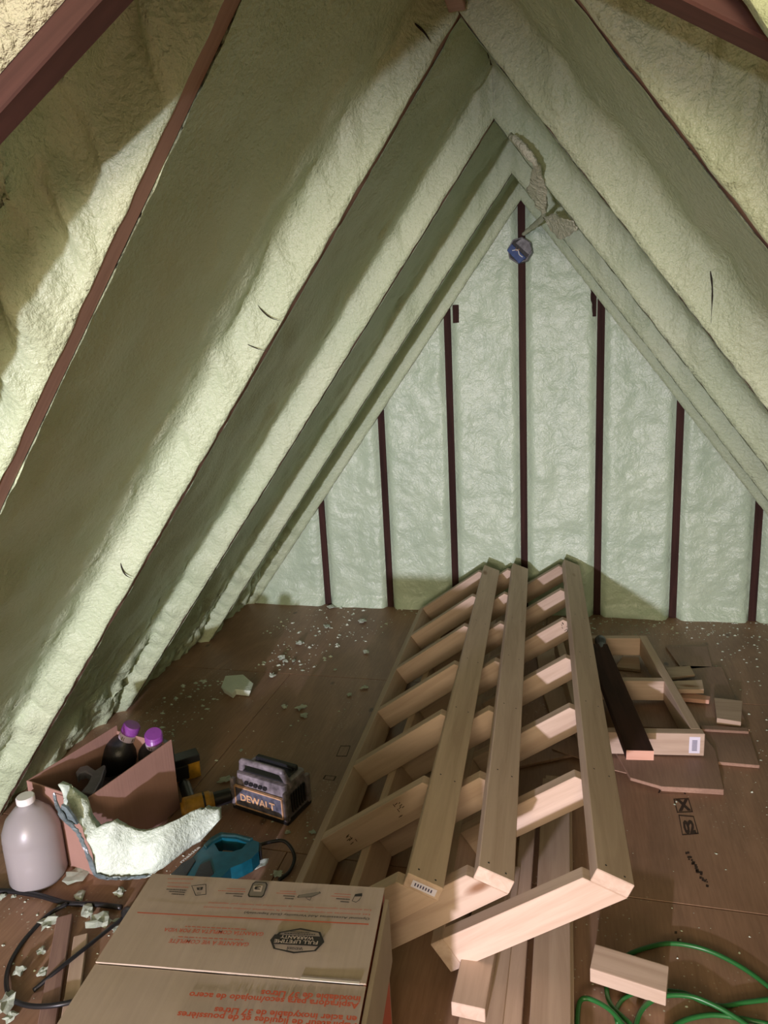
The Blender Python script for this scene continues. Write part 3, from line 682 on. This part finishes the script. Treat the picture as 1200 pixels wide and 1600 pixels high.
def bottle(tilt, base, rz, label, R=.062, Hh=.25):
    o = empty('black_bottle'); o.location = base; o.rotation_euler = (tilt[0], tilt[1], rz)
    tag(o, label, 'bottle')
    link('bottle_body', lathe([(R*.9, 0), (R, .008), (R, .14), (R*.97, .165), (R*.75, .19), (R*.42, .205), (R*.38, .214)], 28), M_BPLAST, o, smooth=True)
    lb = link('neck_label', lathe([(.026, .208), (.0305, .211), (.0305, .236), (.026, .238)], 24), M_LAB, o, smooth=False); lb['label'] = 'pale label around the neck'
    _lp = link('label_print', quads_mesh([[Vector((.0309*math.cos(a_+k), .0309*math.sin(a_+k), z_)) for a_, z_ in ((0, .214), (.4, .214), (.4, .228), (0, .228))] for k in (0, 1.3, 2.6, 3.9, 5.2)]), M_GREYP, o); _lp['kind'] = 'stuff'
    cp = []
    for i in range(6): cp += [(.031, .236+i*.004), (.0295, .238+i*.004)]
    cpm = link('cap', lathe([(.028, .235)]+cp+[(.031, .262), (.027, .268), (.001, .269)], 28), M_PURP, o, smooth=False); cpm['label'] = 'ribbed purple cap'
    return o
b1 = bottle((0, 0), (0, 0, 0), 0, 'black bottle with purple cap, at the right end of the open box')
capc = P(240, 1148, .285); axis = Vector((.22, -.30, .85)).normalized(); b1.rotation_euler = axis.to_track_quat('Z', 'Y').to_euler(); b1.location = capc-axis*.262
b2_ = bottle((0, 0), (0, 0, 0), 0, 'black bottle with its purple cap half hidden behind the other')
capc = P(205, 1137, .275); axis = Vector((.42, .12, .85)).normalized(); b2_.rotation_euler = axis.to_track_quat('Z', 'Y').to_euler(); b2_.location = capc-axis*.255
# grey trigger handle lying in the box
z_ = .225
hp = [P(*p, z_) for p in ((119, 1206), (124, 1198), (137, 1195), (147, 1203), (160, 1196), (165, 1194), (158, 1216), (148, 1234), (141, 1245), (138, 1243), (148, 1218), (140, 1238), (126, 1236), (140, 1216), (138, 1208), (128, 1206), (121, 1212))]
hp = [P(*p, z_) for p in ((118, 1206), (124, 1198), (137, 1195), (149, 1203), (161, 1195), (165, 1195), (158, 1218), (146, 1240), (126, 1237), (137, 1224), (143, 1211), (133, 1205), (124, 1208), (121, 1213))]
cc = sum(hp, Vector())/len(hp)
tg_ = link('spray_trigger', prism([(p.x-cc.x, p.y-cc.y) for p in hp], lambda p, e: (p[0], p[1], .0 if e else -.028), .003), M_GREYPL); tg_.location = cc; tag(tg_, 'grey plastic trigger handle lying in the open box', 'handle')
dk_ = link('dark_box_filler', None if False else lathe([(.02, 0), (.075, .01), (.09, .06), (.085, .11), (.05, .14), (.01, .15)], 24), M_BPLAST, smooth=True)  # black filler added to give the open box its dark, shaded inside
for v_ in dk_.data.vertices: v_.co += Vector((1, 1, 1))*.012*noise.noise(v_.co*25)
dk_.scale = (1.45, 1.15, 1.15); dk_.rotation_euler.z = math.atan2(e3.y, e3.x); dk_.location = MC @ Vector((.15, .135, .008)); tag(dk_, 'added crumpled black filler darkening the inside of the open box', 'filler')

# ================================================================== FOAM SLAB leaning against it
up_c = [(82, 1233), (92, 1237), (104, 1246), (120, 1257), (136, 1276), (150, 1294), (158, 1291), (176, 1285), (190, 1293), (205, 1300), (222, 1302), (245, 1296), (270, 1286), (295, 1272), (320, 1264), (333, 1266), (340, 1266)]
lo_c = [(92, 1268), (104, 1284), (116, 1292), (126, 1300), (134, 1316), (142, 1340), (149, 1366), (160, 1371), (178, 1371), (198, 1371), (218, 1370), (236, 1367), (262, 1350), (288, 1330), (315, 1312), (330, 1296), (340, 1284)]
def slab_y(px): return -2.455 if px < 150 else (-2.455+.055*sm(150, 245, px)+.17*sm(235, 345, px))
vs = []; nr = 16; nc = (len(up_c)-1)*4; fine = []
def lerp(L_, t):
    i = min(int(t), len(L_)-2); f = t-i; return (L_[i][0]*(1-f)+L_[i+1][0]*f, L_[i][1]*(1-f)+L_[i+1][1]*f)
for layer in (0, 1):
    for i in range(nc+1):
        u_ = lerp(up_c, i/4); l_ = lerp(lo_c, i/4)
        jag = 2.2*noise.noise(Vector((i*.9, 0, 3))); jag2 = 2.5*noise.noise(Vector((i*.9, 5, 3)))
        for j in range(nr+1):
            f = j/nr; px = u_[0]*(1-f)+l_[0]*f; py = (u_[1]+jag)*(1-f)+(l_[1]-abs(jag2)*.0+jag2*.6)*f
            y = slab_y(px)-.030*f; p = PY(px, py, y)
            if p.z < .004: p = P(px, py, .004)
            p = p+Vector((0, .024*(1-sm(-4, 4, px-(126+(py-1262)*.30))), 0))
            wv = .016*fbm(Vector((p.x*10, 0, p.z*8)), 2)+.004*math.sin(p.x*95+9*p.z+3*noise.noise(p*12))*sm(225, 320, px)+.008*abs(noise.noise(Vector((p.x*26, 2, p.z*12))))
            ed = min(f, 1-f, i/nc*1.5, (1-i/nc)*1.5)
            p = p+Vector((0, -1, .1))*(wv+.018*sm(0, .25, ed)) if layer == 0 else p+Vector((.004, .018, 0))*1.0
            if p.z < .003: p.z = .003
            vs.append(p)
n1 = (nc+1)*(nr+1); fs = []
for i in range(nc):
    for j in range(nr):
        a = i*(nr+1)+j; fs.append((a, a+1, a+nr+2, a+nr+1)); b = a+n1; fs.append((b, b+nr+1, b+nr+2, b+1))
for i in range(nc):
    for j in (0, nr):
        a = i*(nr+1)+j; fs.append((a, a+nr+1, a+nr+1+n1, a+n1))
for j in range(nr):
    for i in (0, nc):
        a = i*(nr+1)+j; fs.append((a, a+1, a+1+n1, a+n1))
me = mesh(vs, fs); bm = bmesh.new(); bm.from_mesh(me); bmesh.ops.recalc_face_normals(bm, faces=bm.faces); bm.to_mesh(me); bm.free()
slab = tag(link('foam_slab', me, M_SKIN, smooth=True), 'large pale curved slab of cut foam leaning on the open box', 'foam piece')
dkp = [(100, 1254), (108, 1258), (118, 1272), (125, 1284), (116, 1284), (104, 1280), (98, 1268)]
dp = [PY(x, y, -2.488-.0) for x, y in dkp]
pp = link('torn_membrane', prism([(p.x, p.z) for p in dp], lambda p, e: (p[0], -2.500 if e else -2.492, p[1])), plain('grey_membrane', (.13, .17, .18), .3, var=.4, bumps=(60, .8)), slab); pp['label'] = 'dark grey backing showing through'

rnd = random.Random(8); vs = []; fs = []
path = [(84, 1240), (90, 1262), (100, 1280), (114, 1292), (124, 1304), (132, 1322), (140, 1344), (148, 1366), (162, 1372), (180, 1373), (200, 1372), (220, 1371), (238, 1368)]
for i in range(len(path)*4-3):
    x, y = lerp(path, i/4); k = len(vs); w_ = 3.5+3.5*rnd.random(); yy = slab_y(x)-.048
    for dx, dyy in ((-w_*.4, 0), (w_*.6, -w_*.4)):
        q_ = PY(x+dx+rnd.uniform(-1, 1), y+dyy+rnd.uniform(-1, 1), yy+rnd.uniform(-.004, .004)); q_.z = max(q_.z, .004); vs.append(q_)
    if i: fs.append((k-2, k-1, k+1, k))
rb = link('torn_membrane', mesh(vs, fs), bpy.data.materials['grey_membrane'], slab); rb['label'] = 'ragged dark blue grey backing along the edge'
so = rb.modifiers.new('s', 'SOLIDIFY'); so.thickness = .004

# ================================================================== JUG
jug = tag(empty('plastic_jug', (-1.347, -2.447, 0)), 'milky one gallon jug, half full, standing left of the open box', 'jug')
r_ = .083; HJ = .272
prof = [(.060, .0015), (.077, .004), (r_, .016), (r_, .14), (r_*.985, .147), (r_, .154), (r_*.97, .178), (r_*.80, .213), (.040, .243), (.024, .252), (.022, .266)]
link('jug_body', lathe(prof, 36), M_JUG, jug, smooth=True)
link('liquid', lathe([(.056, .006), (r_-.006, .018), (r_-.006, .135), (.01, .136)], 32), M_WATER, jug, smooth=True)
link('cap', lathe([(.0255, .262), (.0265, .264), (.0265, .280), (.024, .283), (.001, .2835)], 28), M_CAP, jug)
hd = link('handle', tube([(.030, .0, .25), (.062, .004, .236), (.088, .006, .200), (.090, .006, .165), (.078, .004, .140)], .0105, 6, 10), M_JUG, jug, smooth=True); hd.rotation_euler.z = 2.2

# ================================================================== CHARGER / LIGHT PACK
cfl = P(366, 1262, 0); cfr = P(453, 1291, 0); cx = (cfr-cfl); CW = cx.length*.97; cx.normalize(); cy = Vector((-cx.y, cx.x, 0))
MCh = Matrix(((cx.x, cy.x, 0, cfl.x), (cx.y, cy.y, 0, cfl.y), (0, 0, 1, 0), (0, 0, 0, 1)))
ch = tag(empty('portable_power_pack', mat=MCh), 'dusty black portable power pack with carry handle and orange lettering', 'power pack')
CD, CH = .135, .135
me = prism([(0, .012), (.012, 0), (CW-.012, 0), (CW, .012), (CW, CD-.012), (CW-.012, CD), (.012, CD), (0, CD-.012)], lambda p, e: ((p[0]-CW/2)*(.93 if e else 1)+CW/2, (p[1]-CD/2)*(.90 if e else 1)+CD/2+(.006 if e else 0), CH if e else .004), .008, 2)
link('housing', me, M_DIRTY, ch)
link('base_skirt', boxm(-.003, CW+.003, -.003, CD+.003, .0, .018, .005, 2), M_BPLAST, ch)
fp = link('front_panel', boxm(.018, CW-.018, -.004, .006, .022, .094, .004, 2), M_DPANEL, ch); fp['label'] = 'dark front panel with a worn yellow rim'
rim = join_boxes([(.014, CW-.014, -.0055, .004, .092, .096), (.014, CW-.014, -.0055, .004, .020, .024), (.014, .018, -.0055, .004, .022, .094), (CW-.018, CW-.014, -.0055, .004, .022, .094)])
link('panel_rim', rim, M_YDUST, ch)
tm = text_mesh('DEWALT', (.04, -.0062, .046), (CW-.045, -.0062, .046), (0, 0, 1), .026, .0, .03); link('lettering', tm, M_YDUST, ch)
link('button_row', join_boxes([(.055+.02*k, .069+.02*k, .0005, .012, .104, .116) for k in range(5)], .002), M_BPLAST, ch)
# carry handle: bar and two uprights with a through hole
hl = [(.012, CH-.02), (.030, CH+.030), (.046, CH+.040), (CW-.046, CH+.040), (CW-.030, CH+.030), (CW-.012, CH-.02)]
link('handle', tube([(x, .040-.010*(z-CH)/.04, z) for x, z in hl], .0115, 6, 10), M_DIRTY, ch, smooth=True)
link('handle', join_boxes([(.03, CW-.03, CD-.035, CD-.015, CH+.006, CH+.018), (.03, .045, CD-.035, CD-.015, CH-.01, CH+.012), (CW-.045, CW-.03, CD-.035, CD-.015, CH-.01, CH+.012)], .003), M_BPLAST, ch)
for bx_ in ((-.004, .012, -.004, .014, .012, .118), (CW-.012, CW+.004, -.004, .014, .012, .118), (CW-.012, CW+.004, CD-.016, CD+.003, .012, .118), (-.004, .010, CD-.016, CD+.003, .012, .118)):
    link('corner_guard', boxm(*bx_, .006, 2), M_DIRTY, ch)
link('side_vent', join_boxes([(CW-.004, CW+.003, .03+.014*k, .038+.014*k, .03, .10) for k in range(6)], .001), M_BPLAST, ch)
lm = link('battery_bay', boxm(.03, CW-.03, .03, CD-.03, CH-.006, CH+.004, .002), M_BPLAST, ch)

# ================================================================== DRILL
dr = tag(empty('cordless_drill', P(300, 1250, 0)), 'yellow and black cordless drill lying between open box and power pack', 'drill')
D0 = P(300, 1250, 0)
def rel(px, py, z): return P(px, py, z)-D0
A = rel(292, 1262, .04); B = rel(334, 1250, .04); Cc = rel(362, 1238, .04)
ax = (B-A).normalized()
link('motor_housing', tube([A-ax*.02, A, A+ax*.02, B-ax*.02, B], lambda t: .022 if t < .1 else (.036 if t < .85 else .030), 4, 16), M_YEL, dr, smooth=True)
link('chuck', tube([B, B+ax*.01, B+ax*.05, B+ax*.06, B+ax*.075], lambda t: .026 if t < .7 else .018, 4, 16), M_BPLAST, dr, smooth=True)
hA = rel(298, 1255, .045); hB = rel(288, 1225, .045)
link('grip', tube([hA, hA*.5+hB*.5, hB], .021, 4, 12), M_BPLAST, dr, smooth=True)
bat = P(290, 1216, .0)-D0; a1 = (P(312, 1209, 0)-P(272, 1222, 0)).normalized(); a2 = Vector((-a1.y, a1.x, 0))
mb = Matrix(((a1.x, a2.x, 0, bat.x), (a1.y, a2.y, 0, bat.y), (0, 0, 1, .001), (0, 0, 0, 1)))
o = link('battery', boxm(-.055, .055, -.022, .03, 0, .088, .006, 2), M_YEL, dr); o.matrix_local = mb
o = link('battery_cover', boxm(-.057, .057, -.026, .032, .066, .094, .005, 2), M_BPLAST, dr); o.matrix_local = mb
o = link('battery_face', boxm(-.05, .01, -.030, -.020, .01, .066, .003, 1), M_BPLAST, dr); o.matrix_local = mb
link('selector_ring', tube([A+ax*.055, A+ax*.062], .0375, 1, 16), M_BPLAST, dr)

# ================================================================== TEAL SAW
zs = .075
outer = [(268, 1366), (283, 1352), (300, 1340), (318, 1322), (330, 1310), (345, 1302), (368, 1304), (392, 1311), (405, 1316), (404, 1330), (393, 1341), (378, 1349), (360, 1356), (345, 1372), (330, 1378), (290, 1378)]
hole = [(335, 1318), (347, 1309), (370, 1311), (386, 1317), (378, 1326), (362, 1331), (342, 1330)]
saw0 = P(335, 1340, 0)
saw = tag(empty('teal_saw', saw0), 'teal handled power saw lying on its side behind the large carton', 'saw')
bm = bmesh.new()
def ringv(pts, z): return [bm.verts.new(P(x, y, zs)-saw0+Vector((0, 0, z-0))-Vector((0, 0, zs))) for x, y in pts]
ot, obm = ringv(outer, zs), ringv(outer, .03); ht, hbm = ringv(hole, zs), ringv(hole, .03)
n_o = len(ot)
for i in range(n_o): bm.faces.new((ot[i], ot[(i+1) % n_o], obm[(i+1) % n_o], obm[i]))
n_h = len(ht)
for i in range(n_h): bm.faces.new((ht[i], hbm[i], hbm[(i+1) % n_h], ht[(i+1) % n_h]))
def edges_loop(vs_): return [bm.edges.get((vs_[i], vs_[(i+1) % len(vs_)])) for i in range(len(vs_))]
bmesh.ops.triangle_fill(bm, use_beauty=True, edges=edges_loop(ot)+edges_loop(ht)); bmesh.ops.triangle_fill(bm, use_beauty=True, edges=edges_loop(obm)+edges_loop(hbm))
link('body', finish(bm), M_TEAL, saw)
def sawpoly(pts, z0, z1, mat, nm, bev=.002):
    q = [P(x, y, zs)-saw0 for x, y in pts]; return link(nm, prism([(p.x, p.y) for p in q], lambda p, e: (p[0], p[1], z1 if e else z0), bev), mat, saw)
sawpoly([(318, 1322), (330, 1310), (345, 1302), (368, 1304), (396, 1311), (390, 1314), (368, 1308), (346, 1307), (333, 1315), (322, 1326)], .03, zs+.006, M_TEALG, 'grip')
sawpoly([(262, 1372), (284, 1350), (302, 1340), (306, 1346), (290, 1372), (275, 1384)], .01, zs+.004, M_BPLAST, 'base_shoe')
sawpoly([(312, 1352), (328, 1345), (334, 1366), (318, 1378), (300, 1378)], .02, zs+.003, M_BPLAST, 'gear_cover')
sawpoly([(400, 1312), (408, 1314), (408, 1326), (402, 1328)], .035, zs-.006, M_BPLAST, 'cord_grip')
tA = P(284, 1351, zs)-saw0; tB = P(314, 1326, zs)-saw0; dd = (tB-tA).normalized()
lm_ = text_mesh('makita', tA+Vector((0, 0, .0055)), tB+Vector((0, 0, .0055)), Vector((-dd.y, dd.x, 0)), .011, 0, .02); link('lettering', lm_, M_WHITEP, saw)
sc = link('power_cord', tube([P(406, 1320, .05)-saw0, P(425, 1315, .05)-saw0, P(443, 1314, .05)-saw0, P(455, 1325, .035)-saw0, P(460, 1342, .015)-saw0, P(452, 1362, .01)-saw0, P(436, 1375, .01)-saw0], .0055, 8, 8), M_CORD, saw, smooth=True)

# ================================================================== JUNCTION BOX and foam covered cable
jc = PY(812, 391, -.052)
jb = empty('junction_box', jc); jb.rotation_euler = (0, math.radians(35), math.radians(-8)); tag(jb, 'blue and grey octagonal electrical box on the middle gable stud', 'electrical box')
octp = [(math.cos(math.pi/8+k*math.pi/4)*.066, math.sin(math.pi/8+k*math.pi/4)*.066) for k in range(8)]
link('box_shell', prism(octp, lambda p, e: (p[0], .045 if e else -.0, p[1]), .002), M_BOXM, jb)
octi = [(x*.9, y*.9) for x, y in octp]
link('open_recess', prism(octi, lambda p, e: (p[0], .002 if e else -.0015, p[1])), M_BPLAST, jb)
link('blue_insert', prism([(-.056, -.034), (.036, -.056), (.052, -.014), (-.052, .006)], lambda p, e: (p[0], -.001 if e else -.010, p[1]), .002), M_BLUE, jb)
link('cover_half', prism([(-.038, .018), (.056, .004), (.054, .036), (.022, .058), (-.022, .058)], lambda p, e: (p[0], -.001 if e else -.008, p[1]), .002), M_BOXM, jb)
link('wire', tube([(-.03, -.012, -.02), (-.005, -.02, -.004), (.015, -.018, -.018), (.035, -.012, -.02)], .0025, 6, 6), M_WHITEP, jb)
link('wire', tube([(-.02, -.012, .0), (-.01, -.02, -.01), (.0, -.018, .004)], .0025, 6, 6), M_COPPER, jb)
cpts = [PY(818, 366, -.09), PY(832, 354, -.35), PY(846, 342, -.78), PY(850, 331, -1.12), PY(850, 318, -1.32), PY(846, 285, -1.43), PY(838, 258, -1.61), PY(818, 232, -1.63), PY(798, 212, -1.58)]
cb = tag(link('foam_covered_cable', tube(cpts, lambda t: .009+.004*math.sin(t*9)**2, 8, 10, .5), M_FOAMR, smooth=True), 'foam caked cable hanging from the ridge to the electrical box', 'cable')
def frill(pts, name, lab, thick=.006):
    pts = [Vector(p) for p in pts]; c_ = sum(pts, Vector())/len(pts); vs = []; fs = []; K = 5; m = len(pts)*4
    ring = []
    for i in range(m):
        a_ = pts[i//4]; b_ = pts[(i//4+1) % len(pts)]; ring.append(a_.lerp(b_, (i % 4)/4)+Vector((noise.noise(Vector((i*1.7, 0, 0))), noise.noise(Vector((i*1.3, 4, 0))), noise.noise(Vector((i*1.9, 8, 0)))))*.012)
    for layer in (0, 1):
        for k in range(K+1):
            for p in ring:
                q = c_.lerp(p, k/K if k else .02); q = q+Vector((0, -1, 0))*((thick*(1-k/K)+.012*fbm(q*40)) if layer == 0 else -thick*.5); vs.append(q)
    n1 = (K+1)*m
    for k in range(K):
        for i in range(m):
            a_ = k*m+i; b_ = k*m+(i+1) % m; fs.append((a_, b_, b_+m, a_+m)); fs.append((a_+n1, a_+m+n1, b_+m+n1, b_+n1))
    for i in range(m): a_ = K*m+i; b_ = K*m+(i+1) % m; fs.append((a_, b_, b_+n1, a_+n1))
    fs.append(tuple(range(m))[::-1]); fs.append(tuple(range(n1, n1+m)))
    me = mesh(vs, fs); bm = bmesh.new(); bm.from_mesh(me); bmesh.ops.recalc_face_normals(bm, faces=bm.faces); bm.to_mesh(me); bm.free()
    return tag(link(name, me, M_FOAMR, smooth=True), lab, 'foam piece')
frill([PY(836, 252, -1.62), PY(847, 275, -1.52), PY(856, 300, -1.42), PY(853, 332, -1.30), PY(845, 332, -1.28), PY(832, 312, -1.30), PY(824, 300, -1.32), PY(830, 270, -1.50)], 'foam_frill', 'ragged upright foam frill clinging to the hanging cable')
frill([PY(848, 340, -1.15), PY(862, 332, -1.25), PY(878, 340, -1.38), PY(896, 344, -1.44), PY(904, 356, -1.44), PY(893, 366, -1.38), PY(878, 374, -1.25), PY(862, 362, -1.16)], 'foam_frill', 'ragged foam lump at the right end of the hanging cable')

# ================================================================== FOAM SCRAPS ON THE FLOOR
def chunk_mesh(seed, sub=2, flat=.4, jag=.46):
    bm = bmesh.new(); bmesh.ops.create_icosphere(bm, subdivisions=sub, radius=1)
    for v_ in bm.verts:
        n_ = fbm(v_.co*1.7+Vector((seed*5.3, 0, 0)))*jag+(noise.cell(v_.co*2.3+Vector((seed*3.1, 1, 1)))-.5)*jag*.9
        v_.co *= (1+n_); v_.co.z = max(v_.co.z*flat, -flat*.75)
    return finish(bm)
protos = [chunk_mesh(s) for s in range(8)]
for m_ in protos: m_.materials.append(M_CHUNK)
def chunk(px, py, wpx, hpx, label, k, rz=0., z=0.0, zs_=None, name='foam_scrap', group='foam scraps on the floor', mat=None, rx=0.):
    base = P(px, py+hpx*.45, z); dep = (base-CAM).dot(fwd); r = wpx/2*dep/F_PX; h = (zs_ or hpx*.55*dep/F_PX)
    o = bpy.data.objects.new(name, protos[k % 8]); C.objects.link(o)
    o.location = base+Vector((0, r*.5, h*.5)); o.scale = (r*.85, max(r*.6, h*.9), h/.8); o.rotation_euler = (rx, 0, rz)
    tag(o, label, 'foam scrap', group); return o
# triangular chunk alone on the floor
z_ = .035; tri = [(343, 1086), (350, 1062), (378, 1054), (394, 1072), (390, 1086), (372, 1090)]
w_ = [P(x, y, z_) for x, y in ((345, 1074), (352, 1056), (380, 1054), (396, 1068), (392, 1080), (368, 1077), (362, 1084))]; cc = sum(w_, Vector())/len(w_)
o = link('foam_chunk', prism([(p.x-cc.x, p.y-cc.y) for p in w_], lambda p, e: (p[0]*(1 if e else .82), p[1]*(1 if e else .82), .0 if e else -.033), .004, 2), M_CHUNK); o.location = (cc.x, cc.y, z_+.001)
tag(o, 'flat star shaped green foam chunk alone on the left floor', 'foam scrap')
data = [(466, 1003, 15, 13, 'white foam scrap alone above the left crumb cluster'), (438, 1026, 14, 12, 'bright foam scrap at the top of the left crumb cluster'), (445, 1032, 12, 8, 'bright foam scrap just below the top one of the cluster'), (424, 1054, 12, 12, 'bright foam scrap at the left end of the crumb cluster'), (458, 1032, 12, 7, 'thin flat foam scrap right of the bright pair'),
 (571, 1018, 14, 10, 'crinkled foam scrap near the left edge of the frames'), (565, 970, 20, 10, 'pale foam flakes below the second gable bay'), (515, 948, 18, 8, 'pale foam scrap at the foot of the leftmost gable stud'), (523, 1046, 8, 5, 'tiny pale foam scrap in the middle of the left floor'),
 (510, 979, 18, 5, 'long thin foam sliver near the gable wall'), (568, 1074, 15, 9, 'brownish foam scrap close to the leftmost frame'), (545, 1085, 13, 7, 'dull foam scrap left of the leftmost frame'), (444, 1103, 12, 12, 'dull upright foam scrap above the power pack, left'), (468, 1106, 24, 10, 'olive curled foam scrap above the power pack'), (474, 1118, 18, 8, 'olive foam scrap just below the curled one'),
 (349, 1218, 26, 14, 'olive foam scrap beside the drill battery'), (376, 1172, 10, 6, 'small foam scrap left of the power pack')]
for i, (x, y, a_, b_, lab) in enumerate(data): chunk(x, y, a_, b_, lab, i, i*1.3)
near = [(152, 1440, 44, 34, 'largest crinkled white foam scrap beside the large carton'), (132, 1425, 32, 22, 'smooth bright foam scrap joined above the largest one'), (70, 1442, 40, 24, 'bright and olive foam scrap under the black cord loop'), (62, 1486, 18, 14, 'small bright white foam cube inside the cord loop'),
 (26, 1517, 24, 20, 'long olive foam scrap inside the cord loop, lower left'), (63, 1520, 26, 16, 'pale foam scrap left of the dark batten'), (186, 1392, 18, 18, 'thin square foam scrap above the thick black cord'), (120, 1403, 30, 14, 'olive foam crumbs piled on the thick black cord'), (110, 1375, 60, 12, 'long row of pale foam flakes in front of the foam slab'), (94, 1415, 24, 10, 'thin olive scrap below the thick black cord'),
 (20, 1401, 10, 8, 'tiny pale foam scrap left of the jug foot'), (136, 1542, 18, 22, 'olive foam scrap half under the large carton edge'), (8, 1560, 26, 44, 'olive foam pile at the lower left corner'), (14, 1588, 24, 20, 'bright foam shard at the lower left corner'), (2, 1400, 14, 14, 'pale foam scrap cut by the left edge of the photo'),
 (180, 1440, 16, 6, 'white foam sliver touching the carton, upper'), (178, 1452, 16, 6, 'white foam sliver touching the carton, lower'), (400, 1352, 44, 22, 'striped foam strip behind the large carton'), (432, 1366, 22, 14, 'bright foam scrap behind the large carton, right'), (378, 1358, 24, 14, 'foam scrap touching the teal saw'), (449, 1300, 10, 8, 'tiny foam scrap below the power pack corner'), (487, 1301, 16, 6, 'small foam scrap against the leftmost frame')]
for i, (x, y, a_, b_, lab) in enumerate(near): chunk(x, y, a_, b_, lab, i+3, i*2.1)
# uncountable crumbs
def crumbs(name, regs, label, seed):
    rnd = random.Random(seed); vs = []; fs = []
    for (x0, x1, y0, y1, n_, smin, smax) in regs:
        for k in range(n_):
            x = x0+(x1-x0)*rnd.random(); y = y0+(y1-y0)*rnd.random(); s_ = smin+(smax-smin)*rnd.random()**3
            b = len(vs); a0 = rnd.random()*6; m = rnd.choice((4, 5, 6)); el = rnd.uniform(.4, 1)
            for j in range(m):
                a_ = a0+j*2*math.pi/m; rr = s_*rnd.uniform(.6, 1.2); vs.append((x+rr*math.cos(a_), y+rr*el*math.sin(a_), .0005))
            vs.append((x+s_*rnd.uniform(-.3, .3), y+s_*rnd.uniform(-.3, .3), s_*rnd.uniform(.35, .9)))
            for j in range(m): fs.append((b+j, b+(j+1) % m, b+m))
    o = link(name, mesh(vs, fs), M_CHUNK); tag(o, label, 'foam crumbs', kind='stuff')
crumbs('foam_crumbs', [(-1.45, -.75, -.55, -.03, 150, .003, .014), (-1.3, -.95, -.95, -.6, 90, .003, .014), (-.75, .2, -.3, -.03, 90, .002, .01), (-1.5, -.7, -1.9, -.9, 60, .002, .008)], 'small pale foam crumbs scattered on the left floor by the gable wall', 5)
crumbs('foam_crumbs', [(.3, 1.6, -.28, -.03, 420, .002, .010), (.7, 1.7, -.9, -.28, 220, .002, .008), (.85, 1.3, -1.75, -1.0, 160, .002, .008), (.3, 1.2, -2.6, -1.6, 90, .0015, .005)], 'fine pale foam crumbs scattered over the right floor', 6)
crumbs('foam_crumbs', [(-1.4, -.85, -2.95, -2.5, 110, .002, .009), (-1.0, -.5, -2.45, -1.9, 130, .0015, .006), (-1.60, -1.3, -1.75, -1.1, 110, .003, .016)], 'foam crumbs around the cords and the power pack', 7)
# ---- ink stamps on the plywood
def fquad(px, z=.0006): return [P(x, y, z) for x, y in px]
def outline(px, t=.006, z=.0007):
    q = fquad(px, z); c_ = sum(q, Vector())/len(q); inn = [c_+(p-c_)*(1-t/(p-c_).length) for p in q]; n_ = len(q)
    return q+inn, [(i, (i+1) % n_, n_+(i+1) % n_, n_+i) for i in range(n_)]
vs = []; fs = []
for px in ([(1052, 1248), (1076, 1247), (1083, 1269), (1058, 1270)], [(1060, 1273), (1084, 1275), (1092, 1303), (1066, 1305)], [(1030, 1234), (1070, 1236), (1072, 1241), (1028, 1239)], [(532, 1165), (548, 1165), (542, 1182), (525, 1182)], [(508, 1211), (526, 1213), (522, 1220), (504, 1217)]):
    a_, b_ = outline(px); k = len(vs); vs += a_; fs += [tuple(i+k for i in f) for f in b_]
link('ink_stamp', mesh(vs, fs), M_STAMP, floor)
A = P(1060, 1266, .0007); B = P(1080, 1265, .0007); link('ink_stamp', text_mesh('X', A, B, (0, 1, 0), .055, 0, .06), M_STAMP, floor)
A = P(1070, 1302, .0007); B = P(1088, 1301, .0007); link('ink_stamp', text_mesh('02', A, B, (0, 1, 0), .06, 0, .06), M_STAMP, floor)
q = []
for k in range(26):
    t = k/25; x = 1072+32*t+random.Random(k).uniform(-3, 3); y = 1330+52*t+random.Random(k+50).uniform(-3, 3); s_ = 2+3*random.Random(k+9).random()
    q.append(fquad([(x, y), (x+s_, y+1), (x+s_*.8, y+s_*1.2), (x-.5, y+s_)]))
for (x, y, a_) in ((1054, 1455, 4), (1058, 1466, 5)): q.append(fquad([(x, y), (x+a_, y), (x+a_, y+a_), (x, y+a_)]))
link('ink_smear', quads_mesh(q), M_STAMP, floor)

# ---- cracks where the foam lifts are joined on the rafter sides
def crack(pts, y, r_=.0022):
    q = [PY(a, b, y) for a, b in pts]
    link('foam_crack', tube(q, lambda t: max(.0004, r_*math.sin(math.pi*min(.97, t+.03))), 5, 6, .5), M_GAP, walls[-1 if pts[0][0] < 700 else 1], smooth=True)
crack([(402, 476), (412, 488), (424, 497), (440, 502)], RY[3]-.036)
crack([(362, 528), (378, 534), (400, 544), (418, 549)], RY[3]-.034, .0015)
crack([(188, 872), (190, 886), (196, 898), (206, 904)], RY[3]-.036)
crack([(640, 30), (652, 40), (664, 52), (674, 68)], RY[3]-.036, .003)
crack([(1104, 402), (1110, 425), (1113, 455), (1111, 505)], RY[3]-.034, .002)
crack([(1056, 336), (1066, 345), (1076, 356), (1080, 372)], RY[3]-.034, .0025)
